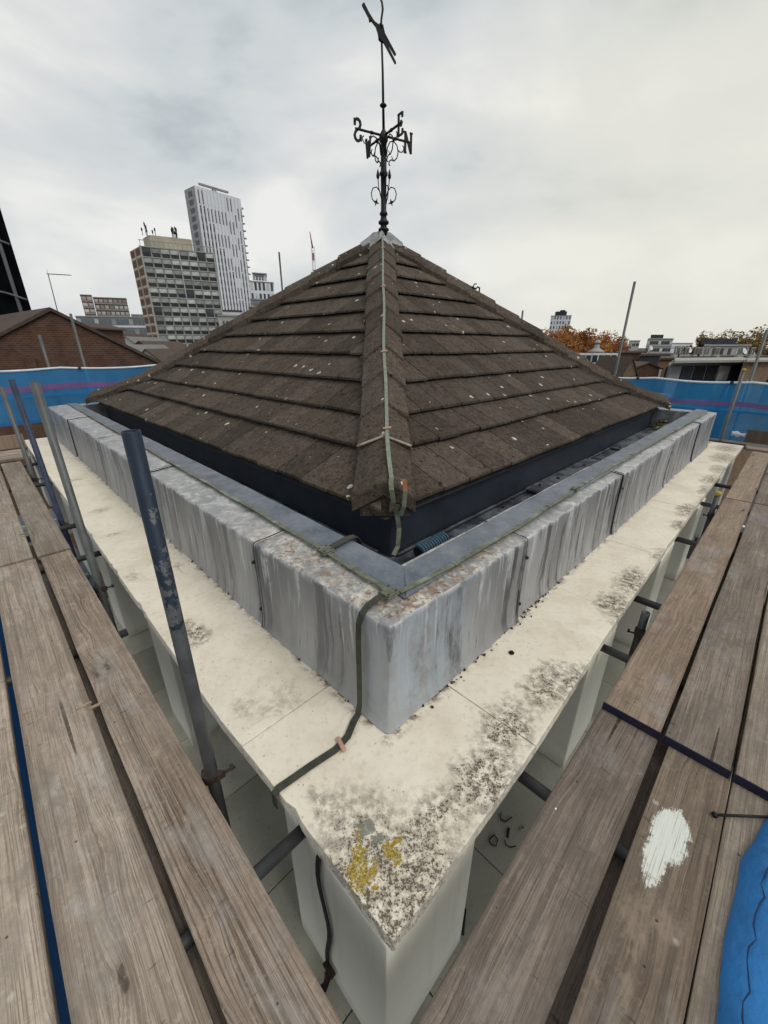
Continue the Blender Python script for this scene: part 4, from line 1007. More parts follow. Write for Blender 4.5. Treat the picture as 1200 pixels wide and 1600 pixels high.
# ================================================================== terrace below and lower roofs
m = MB(); m.boxab(-.40, 6.6, -3.2, .62, -1.25, -1.062); m.boxab(-.40, .75, .621, 4.55, -1.25, -1.062); m.build('terrace', M['joint'], kind='structure')
rg = random.Random(4)
terr = empty('terrace_paving', W(0, 0, -1.06), 'grey green paving slabs of the terrace under the scaffold', 'paving')
for i in range(-4, 12):
    for j in range(-4, 8):
        a0, b0 = i * .6 + .1, j * .6 + .02
        if a0 > .75 and b0 > .75: continue
        if a0 < -.4: continue
        if a0 < 0: a0 += .11
        if a0 > .4 and j < -3: continue
        if a0 + .595 > 6.6: continue
        mm = MB(); mm.boxab(a0, (a0 + .595) if a0 > 0 else .095, b0, b0 + .595, -1.061, -1.05 + rg.uniform(-.002, .002)); mm.build('paving_slab', M['paving'], terr, .003)
# wire offcuts on the paving right of the corner pier
def wire(pts, r=.004, mat='rust', lab=None, nm='wire_scrap', cat='scrap'):
    mm = MB(); mm.tube(pts, r, 6); return mm.build(nm, M[mat], label=lab, cat=cat)
fz = -1.043
def fl(px, py, z=fz): return onz(px, py, z)
wire([fl(783, 1270), fl(782, 1280), fl(789, 1284), fl(800, 1277)], .0035, 'rust', 'curled rusty wire with short bar, nearest the tube on the paving')
wire([fl(764, 1312), fl(772, 1304), fl(778, 1312), fl(775, 1322), fl(768, 1320), fl(764, 1312)], .0035, 'rust', 'closed loop of rusty wire on the paving below the ledge')
wire([fl(795, 1294), fl(793, 1308)], .008, 'rust', 'short straight brown peg between the wire scraps')
wire([fl(789, 1312), fl(790, 1320), fl(797, 1324), fl(806, 1322)], .003, 'rust', 'hooked thin rusty wire touching the board edge')
wire([fl(816, 1290), fl(819, 1296), fl(813, 1298), fl(812, 1292)], .004, 'conc', 'small pale ring on the paving beside the boards')
wire([fl(726, 1420), fl(722, 1460)], .010, 'black_iron', 'short black rod lying against the right foot of the corner pier')
# lower slate roofs on both sides, seen through the gaps between ledge and boards
lr = empty('lower_slate_roof', W(8, -1, -2.7), 'dark lower slate roof with pale strips seen below the right boards', 'roof')
m = MB(); m.boxab(6.8, 14, -4, .7, -2.9, -2.7); m.build('deck', M['slate'], lr)
for i in range(12):
    a0 = 6.85 + i * .55; mm = MB(); mm.boxab(a0, a0 + .40, -3.9, .65, -2.699, -2.66); mm.build('slate_strip', M['slate'], lr)
    if i % 3 == 1: mm = MB(); mm.boxab(a0 + .41, a0 + .53, -3.9, .65, -2.699, -2.64); mm.build('pale_strip', M['white_clad'], lr)
lr = empty('lower_lead_roof', W(-1, 8, -2.7), 'blue grey lower roof with battens seen below the left boards', 'roof')
m = MB(); m.boxab(-.45, .7, 4.7, 14, -2.9, -2.7); m.build('deck', simple('blue_grey_roof', (.10, .12, .145), .5, .3, 2, .2), lr)
for i in range(9):
    b0 = 5.1 + i * .95; mm = MB(); mm.boxab(-.44, .65, b0, b0 + .10, -2.699, -2.62); mm.build('batten', M['dark_clad'] if i % 2 else M['conc_grey'], lr)

# ================================================================== scaffold boards
def board(along, s0, s1, c0, c1, ztop, mat, label, group, bands=(False, False), seed=0):
    """along 'a' or 'b'; s = extent along, c = across"""
    L = s1 - s0; w = c1 - c0; th = .038
    if along == 'b': o = W((c0 + c1) / 2, (s0 + s1) / 2, ztop - th); rz = math.atan2(AX_B.y, AX_B.x)
    else: o = W((s0 + s1) / 2, (c0 + c1) / 2, ztop - th); rz = math.atan2(AX_A.y, AX_A.x)
    e = empty('scaffold_board', o, label, 'scaffold board', group, rz)
    rg = random.Random(seed); m = MB(); n = max(4, int(L / .35)); V = []
    tw = rg.uniform(-.004, .004)
    for i in range(n + 1):
        x = -L / 2 + L * i / n; wv = rg.uniform(-.0025, .0025); w1 = rg.uniform(-.0025, .0025)
        for y, z in ((-w / 2 + wv, 0), (w / 2 + w1, 0), (w / 2 + w1, th + tw * (i / n - .5)), (-w / 2 + wv, th - tw * (i / n - .5))): V.append(Vector((x, y, z)))
    F = [(4 * i + k, 4 * i + (k + 1) % 4, 4 * i + 4 + (k + 1) % 4, 4 * i + 4 + k) for i in range(n) for k in range(4)] + [(3, 2, 1, 0), tuple(4 * n + k for k in range(4))]
    m.add(V, F); me = m.mesh('plank', M[mat], .004, 2)
    p = bpy.data.objects.new('plank', me); COL.objects.link(p); p.parent = e
    for k, f in enumerate(bands):
        if not f: continue
        sx = -1 if k == 0 else 1; m = MB(); m.box(Vector((sx * (L / 2 + .003), 0, th / 2)), .0025, w / 2 + .002, th / 2 + .002)
        b = bpy.data.objects.new('end_band', m.mesh('end_band', M['band'], .001)); COL.objects.link(b); b.parent = e
    return e
GL, GR = 'boards of the left scaffold walkway', 'boards of the right scaffold walkway'
ZB = -.05
board('b', -1.2, 4.0, .022, .228, ZB, 'wood_grain', 'left walkway board beside the ledge, strong dark grain, nearest length', GL, seed=1)
board('b', -1.2, 4.02, -.262, -.006, ZB, 'wood_l', 'wide pale left walkway board between two gaps, nearest length with brown knots', GL, seed=2)
board('b', -1.2, 4.0, -.515, -.288, ZB, 'wood_l', 'greyest board at the bottom left edge of the picture, beyond the blue gap', GL, seed=3)
board('b', -1.2, 4.0, -.77, -.545, ZB, 'wood_l', 'outermost left walkway board of the near length, mostly out of view', GL, seed=4)
board('b', 4.04, 7.95, .012, .236, ZB + .004, 'wood_l', 'left walkway board beside the galvanised posts, second length', GL, seed=5)
board('b', 4.06, 7.95, -.235, -.012, ZB + .003, 'wood_l', 'second length left walkway board with a green clip on its edge', GL, seed=6)
board('b', 4.05, 7.95, -.475, -.250, ZB, 'wood_l', 'second length left walkway board at the far left picture edge', GL, seed=7)
board('a', .30, 5.2, .012, .247, ZB, 'wood_r', 'dark grey board of the right walkway beside the corner pier', GR, seed=8)
board('a', .30, 5.2, -.2385, -.026, ZB, 'wood_paint', 'right walkway board splashed with white paint', GR, seed=9)
board('a', .30, 5.2, -.47, -.243, ZB, 'wood_l', 'knotty grey right walkway board beside the blue sheet', GR, seed=10)
ZU = ZB + .040
board('a', 1.722, 5.60, .012, .243, ZU, 'wood_up', 'warm brown raised board along the right ledge with dark purple end', GR, (True, False), seed=11)
board('a', 1.722, 5.62, -.228, -.004, ZU, 'wood_mid', 'middle raised board of the right walkway with dark purple end', GR, (True, False), seed=12)
board('a', 1.722, 5.60, -.465, -.243, ZU, 'wood_l', 'pale grey raised board at the right picture edge with dark end', GR, (True, False), seed=13)
board('a', 5.63, 8.6, .012, .240, ZU, 'wood_up', 'far warm brown board along the right ledge beyond the lap', GR, seed=14)
board('a', 5.65, 8.6, -.230, -.005, ZU, 'wood_mid', 'far middle board of the right walkway beyond the lap', GR, seed=15)
board('a', 5.65, 8.6, -.470, -.245, ZU, 'wood_r', 'far outer board of the right walkway beyond the lap', GR, seed=16)
# cross boards at the far ends
for i, a0 in enumerate((8.66, 8.90, 9.14)):
    board('b', -1.6, .33 if i == 0 else (.36 if i == 1 else 1.6), a0, a0 + .225, ZU + .02 * (i == 0), 'wood_r' if i else 'wood_up', ['nearest cross board at the far right corner of the scaffold', 'middle cross board at the far right corner of the scaffold', 'cross board against the foot of the right blue netting'][i], 'cross boards at the far right corner', seed=20 + i)
for i, b0 in enumerate((8.05, 8.29, 8.53)):
    board('a', -1.6, .37, b0, b0 + .225, ZB + .04, 'wood_l', ['nearest cross board at the far left corner', 'middle cross board at the far left corner', 'cross board under the left toe board'][i], 'cross boards at the far left corner', seed=30 + i)
# toe boards standing on edge
m = MB(); m.boxab(-1.6, .40, 8.78, 8.82, .0, .215); m.build('toe_board', M['wood_up'], label='warm brown toe board on edge at the far left end of the walkway', cat='toe board', bevel=.004)
m = MB(); m.boxab(9.42, 9.46, -1.6, .42, -.02, .2); m.build('toe_board', M['wood_r'], label='dark toe board on edge below the right blue netting', cat='toe board', bevel=.004)
# small nails, clip
mm = MB(); mm.box(W(-.005, 4.6, ZB + .006), .028, .007, .003, AX_A, AX_B); mm.box(W(-.02, 4.66, ZB + .007), .028, .007, .003, AX_A, AX_B)
mm.build('board_clip', simple('dull_green_clip', (.16, .18, .12), .6), label='small dull green clip bridging two left boards', cat='clip')
mm = MB(); mm.box(W(.012, 1.97, ZB + .003), .03, .006, .004, AX_A, AX_B); mm.box(W(-.03, 2.01, ZB + .003), .03, .006, .004, AX_A, AX_B)
mm.build('wood_splinter', M['wood_up'], label='pair of splintered wood slips across the gap of the left boards', cat='splinter')
mm = MB(); r0, r1 = onz(1117, 1273, ZB + .008), onz(1215, 1277, ZB + .012); mm.tube([r0, r1], .0045, 6); mm.lathe(r0, [(.010, -.006), (.010, .004), (.006, .006)], 8, (r1 - r0).normalized())
mm.build('long_bolt', M['black_iron'], label='long dark bolt lying across the boards at the right picture edge', cat='bolt')
mm = MB(); mm.lathe(onz(868, 1264, ZB), [(.004, 0), (.004, .003), (.002, .004)], 8); mm.build('paint_drip', simple('white_drip', (.8, .8, .78), .5), label='tiny white paint drip on the dark right board', cat='paint drip')

# --- blue sheet bottom right
E_ = [(2.05, -.47), (1.65, -.354), (1.416, -.302), (1.112, -.287), (.902, -.295), (.6, -.33), (.3, -.40)]
ea = [p[0] for p in E_][::-1]; eb = [p[1] for p in E_][::-1]
def sheet(u, v):
    a = lerp(.3, 2.05, u); b = interp(ea, eb, a)
    d = [0, .012, .05, .10, .16, .25, .40, .60][round(v * 7)]; z = [.002, .03, .055, .072, .082, .09, .095, .09][round(v * 7)]
    a2 = a - d * .12
    return W(a2, b - d + .005 * mnoise.noise(Vector((a * 9, 2, 0))), ZB + .002 + z + (.012 * mnoise.noise(Vector((a * 4, d * 6, 0))) + .007 * mnoise.noise(Vector((a * 13, d * 17, 4)))) * min(1, d * 12))
tp = empty('blue_sheet', W(1.1, -.5, ZB), 'rolled bright blue plastic sheet lying on the boards at bottom right', 'plastic sheet')
m = MB(); m.grid(sheet, 48, 7); m.build('sheet', M['blue_sheet'], tp)
m = MB(); P = []
for i in range(26):
    a = lerp(.72, 1.60, i / 25); b = interp(ea, eb, a) - .034 - .006 * math.sin(i * 1.7) - .02 * (i / 25); P.append(W(a - .006, b + .004 * math.sin(i * 3.1), ZB + .0635))
m.tube(P, [.0008 + .0016 * abs(math.sin(i * 1.3)) for i in range(26)], 5); m.build('crease', M['crack'], tp)

# ================================================================== scaffold tubes
def tube_pole(name, p0, p1, mat, label, cat, group, r=.02415, hollow=False, cap=None):
    e = empty(name, p0, label, cat, group); p0, p1 = Vector(p0), Vector(p1)
    m = MB()
    if hollow:
        d = (p1 - p0).normalized(); L = (p1 - p0).length; m.lathe(p0, [(r, 0), (r, L), (r - .004, L), (r - .004, L - .12)], 20, d)
        inner = MB(); inner.lathe(p0, [(r - .0045, L - .118), (r - .0045, L - .116)], 20, d); inner.build('bore', M['lead_dark'], e)
    else: m.tube([p0, p0.lerp(p1, .5), p1], r, 16)
    m.build('tube', M[mat], e)
    if cap: c = MB(); d = (p1 - p0).normalized(); c.lathe(p1 - d * .035, [(r + .004, 0), (r + .004, .04), (r - .004, .046)], 14, d); c.build('end_cap', M[cap], e)
    return e
GP = 'upright tubes along the left ledge'
def coupler(e, p, ax, side):
    m = MB(); m.tube([p - UP * .025, p + UP * .025], .031, 14); m.box(p + ax * .036, .012, .020, .020, ax, side); m.build('coupler', M['rust'], e, .003)
    m = MB(); q = p + ax * .040 + side * .015; m.tube([q, q + side * .045 + ax * .01], .006, 8); m.lathe(q + side * .035, [(.013, 0), (.013, .012)], 6, side); m.build('coupler_bolt', M['rust'], e)
e = tube_pole('scaffold_upright', W(.262, 1.273, -1.05), W(.278, 1.255, 1.335), 'galv_blue', 'nearest thick upright tube in front of the left parapet with flaking blue paint', 'scaffold tube', GP, hollow=True)
coupler(e, W(.262, 1.273, -.075), AX_A * .6 - AX_B * .8, AX_A)
e = tube_pole('scaffold_upright', W(.273, 3.30, -2.5), W(.285, 3.28, 1.345), 'galv', 'grey galvanised upright tube, second along the left ledge', 'scaffold tube', GP, hollow=True)
coupler(e, W(.273, 3.30, -.13), AX_A * .6 - AX_B * .8, AX_A)
e = tube_pole('scaffold_upright', W(.298, 4.863, -2.5), W(.275, 4.89, 1.277), 'galv_navy', 'navy blue upright tube between two grey ones at the left', 'scaffold tube', GP)
coupler(e, W(.296, 4.87, -.13), AX_A * .6 - AX_B * .8, AX_A)
e = tube_pole('scaffold_upright', W(.276, 7.03, -2.5), W(.276, 7.03, 1.08), 'galv', 'pale grey upright tube farthest along the left ledge', 'scaffold tube', GP)
coupler(e, W(.276, 7.03, -.13), AX_A * .6 - AX_B * .8, AX_A)
# posts at the ends and behind the netting
def post_at(x, ytop, Y, zb, mat, lab, cap=None, group='posts carrying the blue netting'):
    t = at(x, ytop, Y); return tube_pole('scaffold_upright', (t.x, t.y, zb), t, mat, lab, 'scaffold tube', group, cap=cap)
post_at(61, 523, 7.9, -.3, 'galv', 'grey upright in front of the left blue netting and the brick gable')
post_at(110, 490, 8.75, -3, 'galv', 'short grey upright showing above the left netting below the aerial')
post_at(992, 440, 8.85, -3, 'galv', 'tall grey upright above the left end of the right netting')
post_at(1163, 577, 7.0, -2, 'galv', 'grey upright with yellow cap in front of the right netting', 'yellow')
post_at(1199, 515, 7.35, -3, 'galv', 'tall upright behind the right netting at the picture edge')
post_at(436, 394, 13.2, -3, 'galv_dark', 'dark upright on the skyline left of the crane behind the roof', group='uprights behind the pyramid roof')
post_at(817, 485, 13.2, -3, 'galv_dark', 'short dark upright peeping over the right hip', group='uprights behind the pyramid roof')
GS = 'stub uprights along the right ledge'
e = tube_pole('scaffold_upright', W(2.70, .300, -1.05), W(2.72, .300, -.055), 'galv_dark', 'open ended dark stub upright beside the right ledge', 'scaffold tube', GS, hollow=True)
coupler(e, W(2.70, .300, -.20), -AX_A, AX_B)
e = tube_pole('scaffold_upright', W(5.35, .295, -2.6), W(5.36, .295, .10), 'galv_dark', 'dark stub upright with yellow cap by the far right ledge', 'scaffold tube', GS, cap='yellow')
coupler(e, W(5.355, .295, -.16), -AX_A, AX_B)
# transoms under the boards
GT = 'transom tubes under the boards'
def transom_L(b, z=-.114, a0=-1.1, a1=.47, lab=''): tube_pole('scaffold_transom', W(a0, b, z), W(a1, b, z), 'galv_dark', lab, 'scaffold tube', GT)
def transom_R(a, z=-.114, b0=-1.0, b1=.46, lab=''): tube_pole('scaffold_transom', W(a, b0, z), W(a, b1, z), 'galv_dark', lab, 'scaffold tube', GT)
transom_L(.853, lab='dark cross tube running under the left side of the ledge tip')
transom_L(2.57, a1=.28, lab='cross tube end showing left of the nearest thick upright')
transom_L(3.9, lab='cross tube under the ledge just behind the second left upright')
transom_L(4.75, a1=.45, lab='cross tube beside the navy upright')
transom_L(6.6, lab='cross tube between navy and farthest left uprights')
transom_L(7.9, lab='cross tube at the far left end of the walkway')
transom_R(1.19, lab='dark cross tube right of the ledge tip over the wire scraps')
transom_R(2.25, lab='dark cross tube below the open stub upright')
transom_R(2.95, lab='dark cross tube just beyond the open stub upright')
transom_R(4.28, lab='dark cross tube between the two right stub uprights')
transom_R(5.55, lab='dark cross tube beside the yellow capped stub')
transom_R(6.5, lab='dark cross tube beyond the yellow capped stub')
board('a', .32, 5.0, -.12, .105, -.150, 'wood_r', 'dark spare board lying lower under the gap of the right walkway boards', 'spare boards under the walkways', seed=40)
board('b', .5, 4.6, -.115, .11, -.150, 'wood_r', 'dark spare board lying lower under the gap of the left walkway boards', 'spare boards under the walkways', seed=41)

# ================================================================== blue netting
def net(label, P0, ax, L, z0, z1, stripe, mid, seed):
    e = empty('debris_netting', P0, label, 'netting')
    nrm = ax.cross(UP)
    if nrm.y > 0: nrm = -nrm
    rg = random.Random(seed)
    posts = [L * k / 4 for k in range(5)]
    def pt(u, v, off=0.0):
        s = u * L; z = lerp(z0, z1, v)
        sag = -.035 * math.sin(math.pi * ((s / (L / 4)) % 1)) * v
        w = mnoise.noise(Vector((s * 2.2, z * .8, seed))) * .055 + mnoise.noise(Vector((s * 9, z * 2, seed))) * .014
        return Vector(P0) + ax * s + UP * (z + sag - P0[2]) + nrm * (w + off)
    m = MB(); m.grid(lambda u, v: pt(u, v), 110, 14); m.build('net', M['net'], e)
    lo, hi = stripe
    m = MB(); m.grid(lambda u, v: pt(u, lerp(lo, hi, v) + .01 * math.sin(u * 14), .006), 110, 3); m.build('stripe', M['pink'], e)
    m = MB(); m.grid(lambda u, v: pt(u, lerp(-.01, .05, v), .004), 110, 2); m.build('hem', M['net_dense'], e)
    m = MB(); m.tube([pt(i / 60, 1.0) for i in range(61)], .020, 8); m.build('top_hem', M['white_rail'], e)
    m = MB(); m.tube([pt(i / 30, (mid - z0) / (z1 - z0), -.05) for i in range(31)], .025, 10); m.build('rail', M['blue_tube'], e)
    for s in posts:
        m = MB(); m.tube([Vector(P0) + ax * (s + .35) + UP * (z0 - P0[2]) - nrm * .06, Vector(P0) + ax * (s + .35) + UP * (z1 - P0[2]) - nrm * .06], .024, 10); m.build('net_post', M['blue_tube'], e)
        m = MB(); c = pt(min(1, (s + .3) / L), 1.0); m.box(c, .025, .03, .02, ax, nrm); m.build('tie', M['lead_dark'], e)
    return e
net('blue debris netting with pink stripe at the far left end of the scaffold', W(-2.2, 9.95, .22), AX_A, 7.0, .22, 1.165, (.60, .71), .68, 1)
net('blue debris netting with pink stripe at the far right end of the scaffold', W(9.55, -2.4, -.16), AX_B, 5.9, -.16, .965, (.63, .70), .47, 2)
m = MB(); m.grid(lambda u, v: W(-.52 - .03 * mnoise.noise(Vector((u * 30, v * 6, 0))), lerp(-3, 10, u), lerp(-7, -1.12, v)), 80, 14)
m.build('side_netting', m_net('blue_side_net', (.012, .095, .28), .05), label='blue debris sheeting hanging outside the left boards, seen in the gaps', cat='netting')
# white panels and scraps glimpsed through the right net
for i, (a, b, z, w, h, lab) in enumerate([(10.3, 2.49, .62, .38, .40, 'pale board leaning behind the right netting, left one'), (10.3, 1.95, .62, .22, .40, 'pale board leaning behind the right netting, right one')]):
    mm = MB(); mm.boxab(a, a + .03, b - w / 2, b + w / 2, z - h / 2 - .2, z + h / 2 - .2); mm.build('white_panel', M['white_clad'], label=lab, cat='panel')
mm = MB(); mm.grid(lambda u, v: W(9.47 - .02 * math.sin(v * 3), .62 - .20 * u, .05 + .10 * v * (1 - .4 * u)) + Vector((0, 0, .012 * math.sin(u * 11 + v * 4))), 10, 5); mm.build('paper_scrap', M['white_clad'], label='crumpled pale scrap caught low on the right netting', cat='scrap')

# ================================================================== city
SIGHT = lambda px, py: (at(px, py, 1.0).x)
def solve(P, d, px, py=545):
    r = SIGHT(px, py); return (r * P.y - P.x) / (d.x - r * d.y)
GZ = -17.0
def quad_block(m, P, dx, w, dy, dep, z0, z1):
    c = [P, P + dx * w, P + dx * w + dy * dep, P + dy * dep]
    m.prism([Vector((p.x, p.y, z1)) for p in c], [Vector((p.x, p.y, z0)) for p in c]); return m
def panel(m, P, dx, s0, s1, z0, z1, n, out, th=.15):
    a, b = P + dx * s0, P + dx * s1
    m.prism([Vector((p.x, p.y, z)) + n * out for p, z in ((a, z0), (b, z0), (b, z1), (a, z1))], [Vector((p.x, p.y, z)) + n * (out - th) for p, z in ((a, z0), (b, z0), (b, z1), (a, z1))]); return m

# ---- tower 1: stained slab block with balconies
Pt = at(219, 384, 112); Pt.z = 0; dx = Vector((.87, .49, 0)).normalized(); nf = Vector((dx.y, -dx.x, 0)); dy = Vector((-.70, .714, 0)).normalized()
Wd = solve(Vector((Pt.x, Pt.y, 0)), dx, *(333, 392)); Zt = at(219, 384, 112).z
t1 = empty('tower_block', Pt + UP * GZ, 'stained twelve storey concrete slab block with rows of dark balcony panels', 'tower block')
Dp = 9.0
m = MB(); quad_block(m, Pt, dx, Wd, dy, Dp, GZ, Zt); m.build('wall', M['conc_stain'], t1)
st = (Zt - GZ) / 19.0; nb = 8; bw = Wd / nb
def pm(name, verts_mb, mat, parent): return verts_mb.build(name, mat, parent, recalc=True)
for f in range(19):
    zf = GZ + f * st
    m = MB(); panel(m, Pt, dx, -.3, Wd + .2, zf + st - .20, zf + st, nf, .36, .5); m.build('floor_slab', M['conc'], t1)
    if f < 4: continue
    for k in range(nb):
        m = MB(); panel(m, Pt, dx, k * bw + .35, (k + 1) * bw - .15, zf + .08, zf + .88, nf, .30, .12); m.build('balcony_panel', M['panel_dark'], t1)
        m = MB(); panel(m, Pt, dx, k * bw + .14, (k + 1) * bw - .14, zf + .90, zf + st - .21, nf, .22, .05); w = m.build('window', M['win_pale'] if (f * 7 + k * 5 + f * k) % 6 else M['win_dark'], t1)
for k in range(nb + 1):
    m = MB(); panel(m, Pt, dx, k * bw - (.14 if k in (0, 4, 8) else .06), k * bw + (.14 if k in (0, 4, 8) else .06), GZ, Zt, nf, .42 if k in (0, 4, 8) else .26, .5); m.build('fin', M['conc'], t1)
ne = -dx if False else Vector((dy.y, -dy.x, 0)) * -1
for f in range(2, 19):
    zf = GZ + f * st
    for k in range(2):
        m = MB(); s0 = .5 + k * Dp / 2; panel(m, Pt, dy, s0, s0 + Dp / 2 - 1.0, zf + .5, zf + st - .3, ne, .05, .1); m.build('end_panel', M['brown_panel'], t1)
        m = MB(); panel(m, Pt, dy, s0 - .45, s0 - .05, zf, zf + st, ne, .12, .1); panel(m, Pt, dy, s0 - .04, s0 + Dp / 2 - .95, zf - .1, zf + .4, ne, .1, .1); m.build('end_frame', M['cream_frame'], t1)
Pr = Pt + dx * (Wd * .20) + dy * 3.0
m = MB(); quad_block(m, Pr, dx, Wd * .58, dy, 5, Zt + .02, Zt + 3.0); m.build('plant_room', M['conc_stain2'], t1)
m = MB(); panel(m, Pt, dx, -.2, Wd, Zt + 1.2, Zt + 1.35, nf, -.2, .12)
for k in range(17): s = Wd * k / 16; panel(m, Pt, dx, s, s + .12, Zt, Zt + 1.2, nf, -.2, .12)
m.build('roof_rail', M['conc_grey'], t1)
m = MB(); rg = random.Random(2)
for k in range(16):
    s = rg.choice([rg.uniform(.14, .3), rg.uniform(.5, .62)]) * Wd; q = Pt + dx * s + dy * rg.uniform(3, 6); h = rg.uniform(.8, 3.0)
    m.tube([q + UP * (Zt + 3.0), q + UP * (Zt + 3.0 + h)], .07, 5)
    m.box(q + UP * (Zt + 3.0 + h * .8), .14, .10, .32)
m.build('antennas', M['dark_clad'], t1, kind='stuff')

# ---- tower 2: tall white ribbed tower
Yt = 215; P2 = at(303, 290, Yt); Zt2 = P2.z; P2.z = 0; dx2 = Vector((.64, .77, 0)).normalized(); nf2 = Vector((dx2.y, -dx2.x, 0)); dy2 = Vector((-.77, .64, 0))
W2 = solve(P2, dx2, 375, 312)
t2 = empty('tower_block', P2 + UP * GZ, 'very tall white ribbed residential tower with stepped dark window slots', 'tower block')
m = MB(); quad_block(m, P2, dx2, W2, dy2, 9, GZ, Zt2); m.build('wall', M['win_pale'], t2)
nrib = 13; rw = W2 / nrib; fh = 3.05; nfl = int((Zt2 - GZ) / fh)
for k in range(nrib):
    topf = nfl - [2, 2, 4, 4, 7, 7, 10, 10, 14, 14, 10, 6, 3][k]
    m = MB(); panel(m, P2, dx2, k * rw, k * rw + rw * .52, GZ, Zt2 - .02, nf2, .7, .72); m.build('rib', M['white_clad'], t2)
    zs = GZ + topf * fh
    m = MB(); panel(m, P2, dx2, k * rw + rw * .525, (k + 1) * rw - .01, zs, Zt2 - .03, nf2, .45, .42); m.build('upper_panel', M['white_clad'], t2)
    m = MB()
    if k % 2 == 0: panel(m, P2, dx2, k * rw + rw * .53, k * rw + rw * .74, GZ, zs - .02, nf2, .06, .05); m.build('dark_slot', M['dark_clad'], t2)
    m = MB()
    for f in range(4, topf):
        z = GZ + f * fh; panel(m, P2, dx2, k * rw + rw * .76, (k + 1) * rw - rw * .03, z + .3, z + fh - 1.0, nf2, .08, .06)
    if m.v: m.build('slot_windows', M['win_dark'], t2, kind='stuff')
    for f in range(topf + 1, nfl - 0, 3):
        z = GZ + f * fh; m = MB(); panel(m, P2, dx2, k * rw + rw * .60, k * rw + rw * .86, z - 2.4, z + 2.6, nf2, .50, .04); m.build('tall_window', M['win_dark'], t2)
m = MB()
for f in range(4, nfl): z = GZ + f * fh; panel(m, P2, dx2, W2 + .02, W2 + 1.3, z, z + .5, nf2, .2, 1.2)
m.build('balconies', M['conc_grey'], t2, kind='stuff')
m = MB(); ne2 = dx2 * -1
for f in range(4, nfl): z = GZ + f * fh; panel(m, P2, dy2, 2.5, 6.0, z + .5, z + fh - .6, ne2, .05, .1)
m.build('end_windows', M['win_dark'], t2, kind='stuff')
m = MB(); c = P2 + dx2 * (W2 * .42); m.box(Vector((c.x, c.y, Zt2 + 1.2)), 7, .5, .35, dx2, nf2); m.box(Vector((c.x, c.y, Zt2 + .5)), .8, .5, .8, dx2, nf2); m.build('roof_cradle', M['conc_grey'], t2)

def block(name, lab, cat, x0, x1, yt, Y, dirx, depth, wallm, floors, bays, winm='win_dark', band=None, fl_h=3.0, frame=.5, wh=.5, zb=GZ, group=None, roofm=None, vis=None):
    """box building whose street face starts at pixel x0 (its near corner) and ends at x1; windows are single objects"""
    P = at(x0, yt, Y); zt2 = P.z; P.z = 0; dx = Vector((dirx[0], dirx[1], 0)).normalized(); nf = Vector((dx.y, -dx.x, 0)); r0_ = SIGHT(x0, yt); r1_ = SIGHT(x1, yt); rr_ = r0_ if r0_ > 0 else r1_; dy = Vector((rr_, 1, 0)).normalized()
    w = solve(P, dx, x1, yt)
    e = empty(name, P + UP * zb, lab, cat, group)
    m = MB(); quad_block(m, P, dx, w, dy, depth, zb, zt2); m.build('wall', M[wallm], e)
    m = MB(); quad_block(m, P - dx * .1 + nf * .2, dx, w + .2, dy, depth + .4, zt2 + .01, zt2 + .01 + min(.35, Y * .004)); m.build('roof', M[roofm or 'conc_grey'], e)
    bw = w / bays; vis = vis or floors
    proto = None
    for f in range(vis):
        z = zt2 - (f + 1) * fl_h
        for k in range(bays):
            m = MB(); panel(m, P, dx, k * bw + bw * (1 - frame) / 2, (k + 1) * bw - bw * (1 - frame) / 2, z + fl_h * .28, z + fl_h * (.28 + wh), nf, .06, .08); m.build('window', M[winm] if (f * 5 + k * 3) % 4 else M['win_pale'], e)
        if band: m = MB(); panel(m, P, dx, 0, w, z, z + fl_h * .2, nf, .2, .22); m.build('band', M[band], e)
    return e, P, dx, nf, w, zt2

block('apartment_block', 'distant brown and glass apartment block with flat roof left of the stained tower', 'apartment block', 145, 197, 465, 250, (.93, .36), 16, 'brown_panel', 7, 7, 'win_pale', 'conc_grey', 3.1, .75)
block('apartment_block', 'narrow curved-looking end of the distant brown apartment block', 'apartment block', 125, 143, 461, 246, (.93, .36), 14, 'brown_panel', 7, 2, 'win_pale', 'conc_grey', 3.1, .8)
block('office_block', 'small pale block squeezed beside the stained tower', 'office block', 205, 224, 492, 260, (.95, .3), 12, 'conc', 6, 3, 'win_dark', None, 3.2, .6)
block('office_block', 'white gridded office block right of the tall tower', 'office block', 389, 427, 440, 190, (.9, .44), 14, 'white_clad', 6, 6, 'win_dark', None, 4.2, .55, .72)
block('office_block', 'blue glass top storey standing on the white gridded block', 'office block', 394, 416, 427, 196, (.9, .44), 8, 'grey_clad', 1, 5, 'glass_far', None, 3.6, .85, .6, zb=30)
block('office_block', 'blue grey metal clad block below the white gridded block', 'office block', 391, 430, 468, 150, (.9, .44), 10, 'grey_clad', 3, 8, 'glass_far', None, 4, .8, .5)
block('office_block', 'red brown slatted block behind the left hip', 'office block', 388, 470, 480, 120, (.92, .4), 12, 'brick_red', 3, 14, 'win_dark', None, 4.5, .5, .6)
block('office_block', 'low pale building with small windows at the foot of the stained tower', 'office block', 340, 388, 494, 108, (.92, .4), 14, 'conc', 3, 9, 'win_dark', None, 3.2, .45, .4)
block('office_block', 'dark strip roofed building between the two towers', 'office block', 342, 378, 486, 140, (.92, .4), 14, 'white_clad', 2, 4, 'win_dark', None, 3.2, .45, .3, roofm='dark_clad')
block('office_block', 'pale distant block at the foot of the red crane', 'office block', 474, 497, 440, 300, (.95, .3), 16, 'white_clad', 8, 5, 'win_dark', None, 3.5, .5)
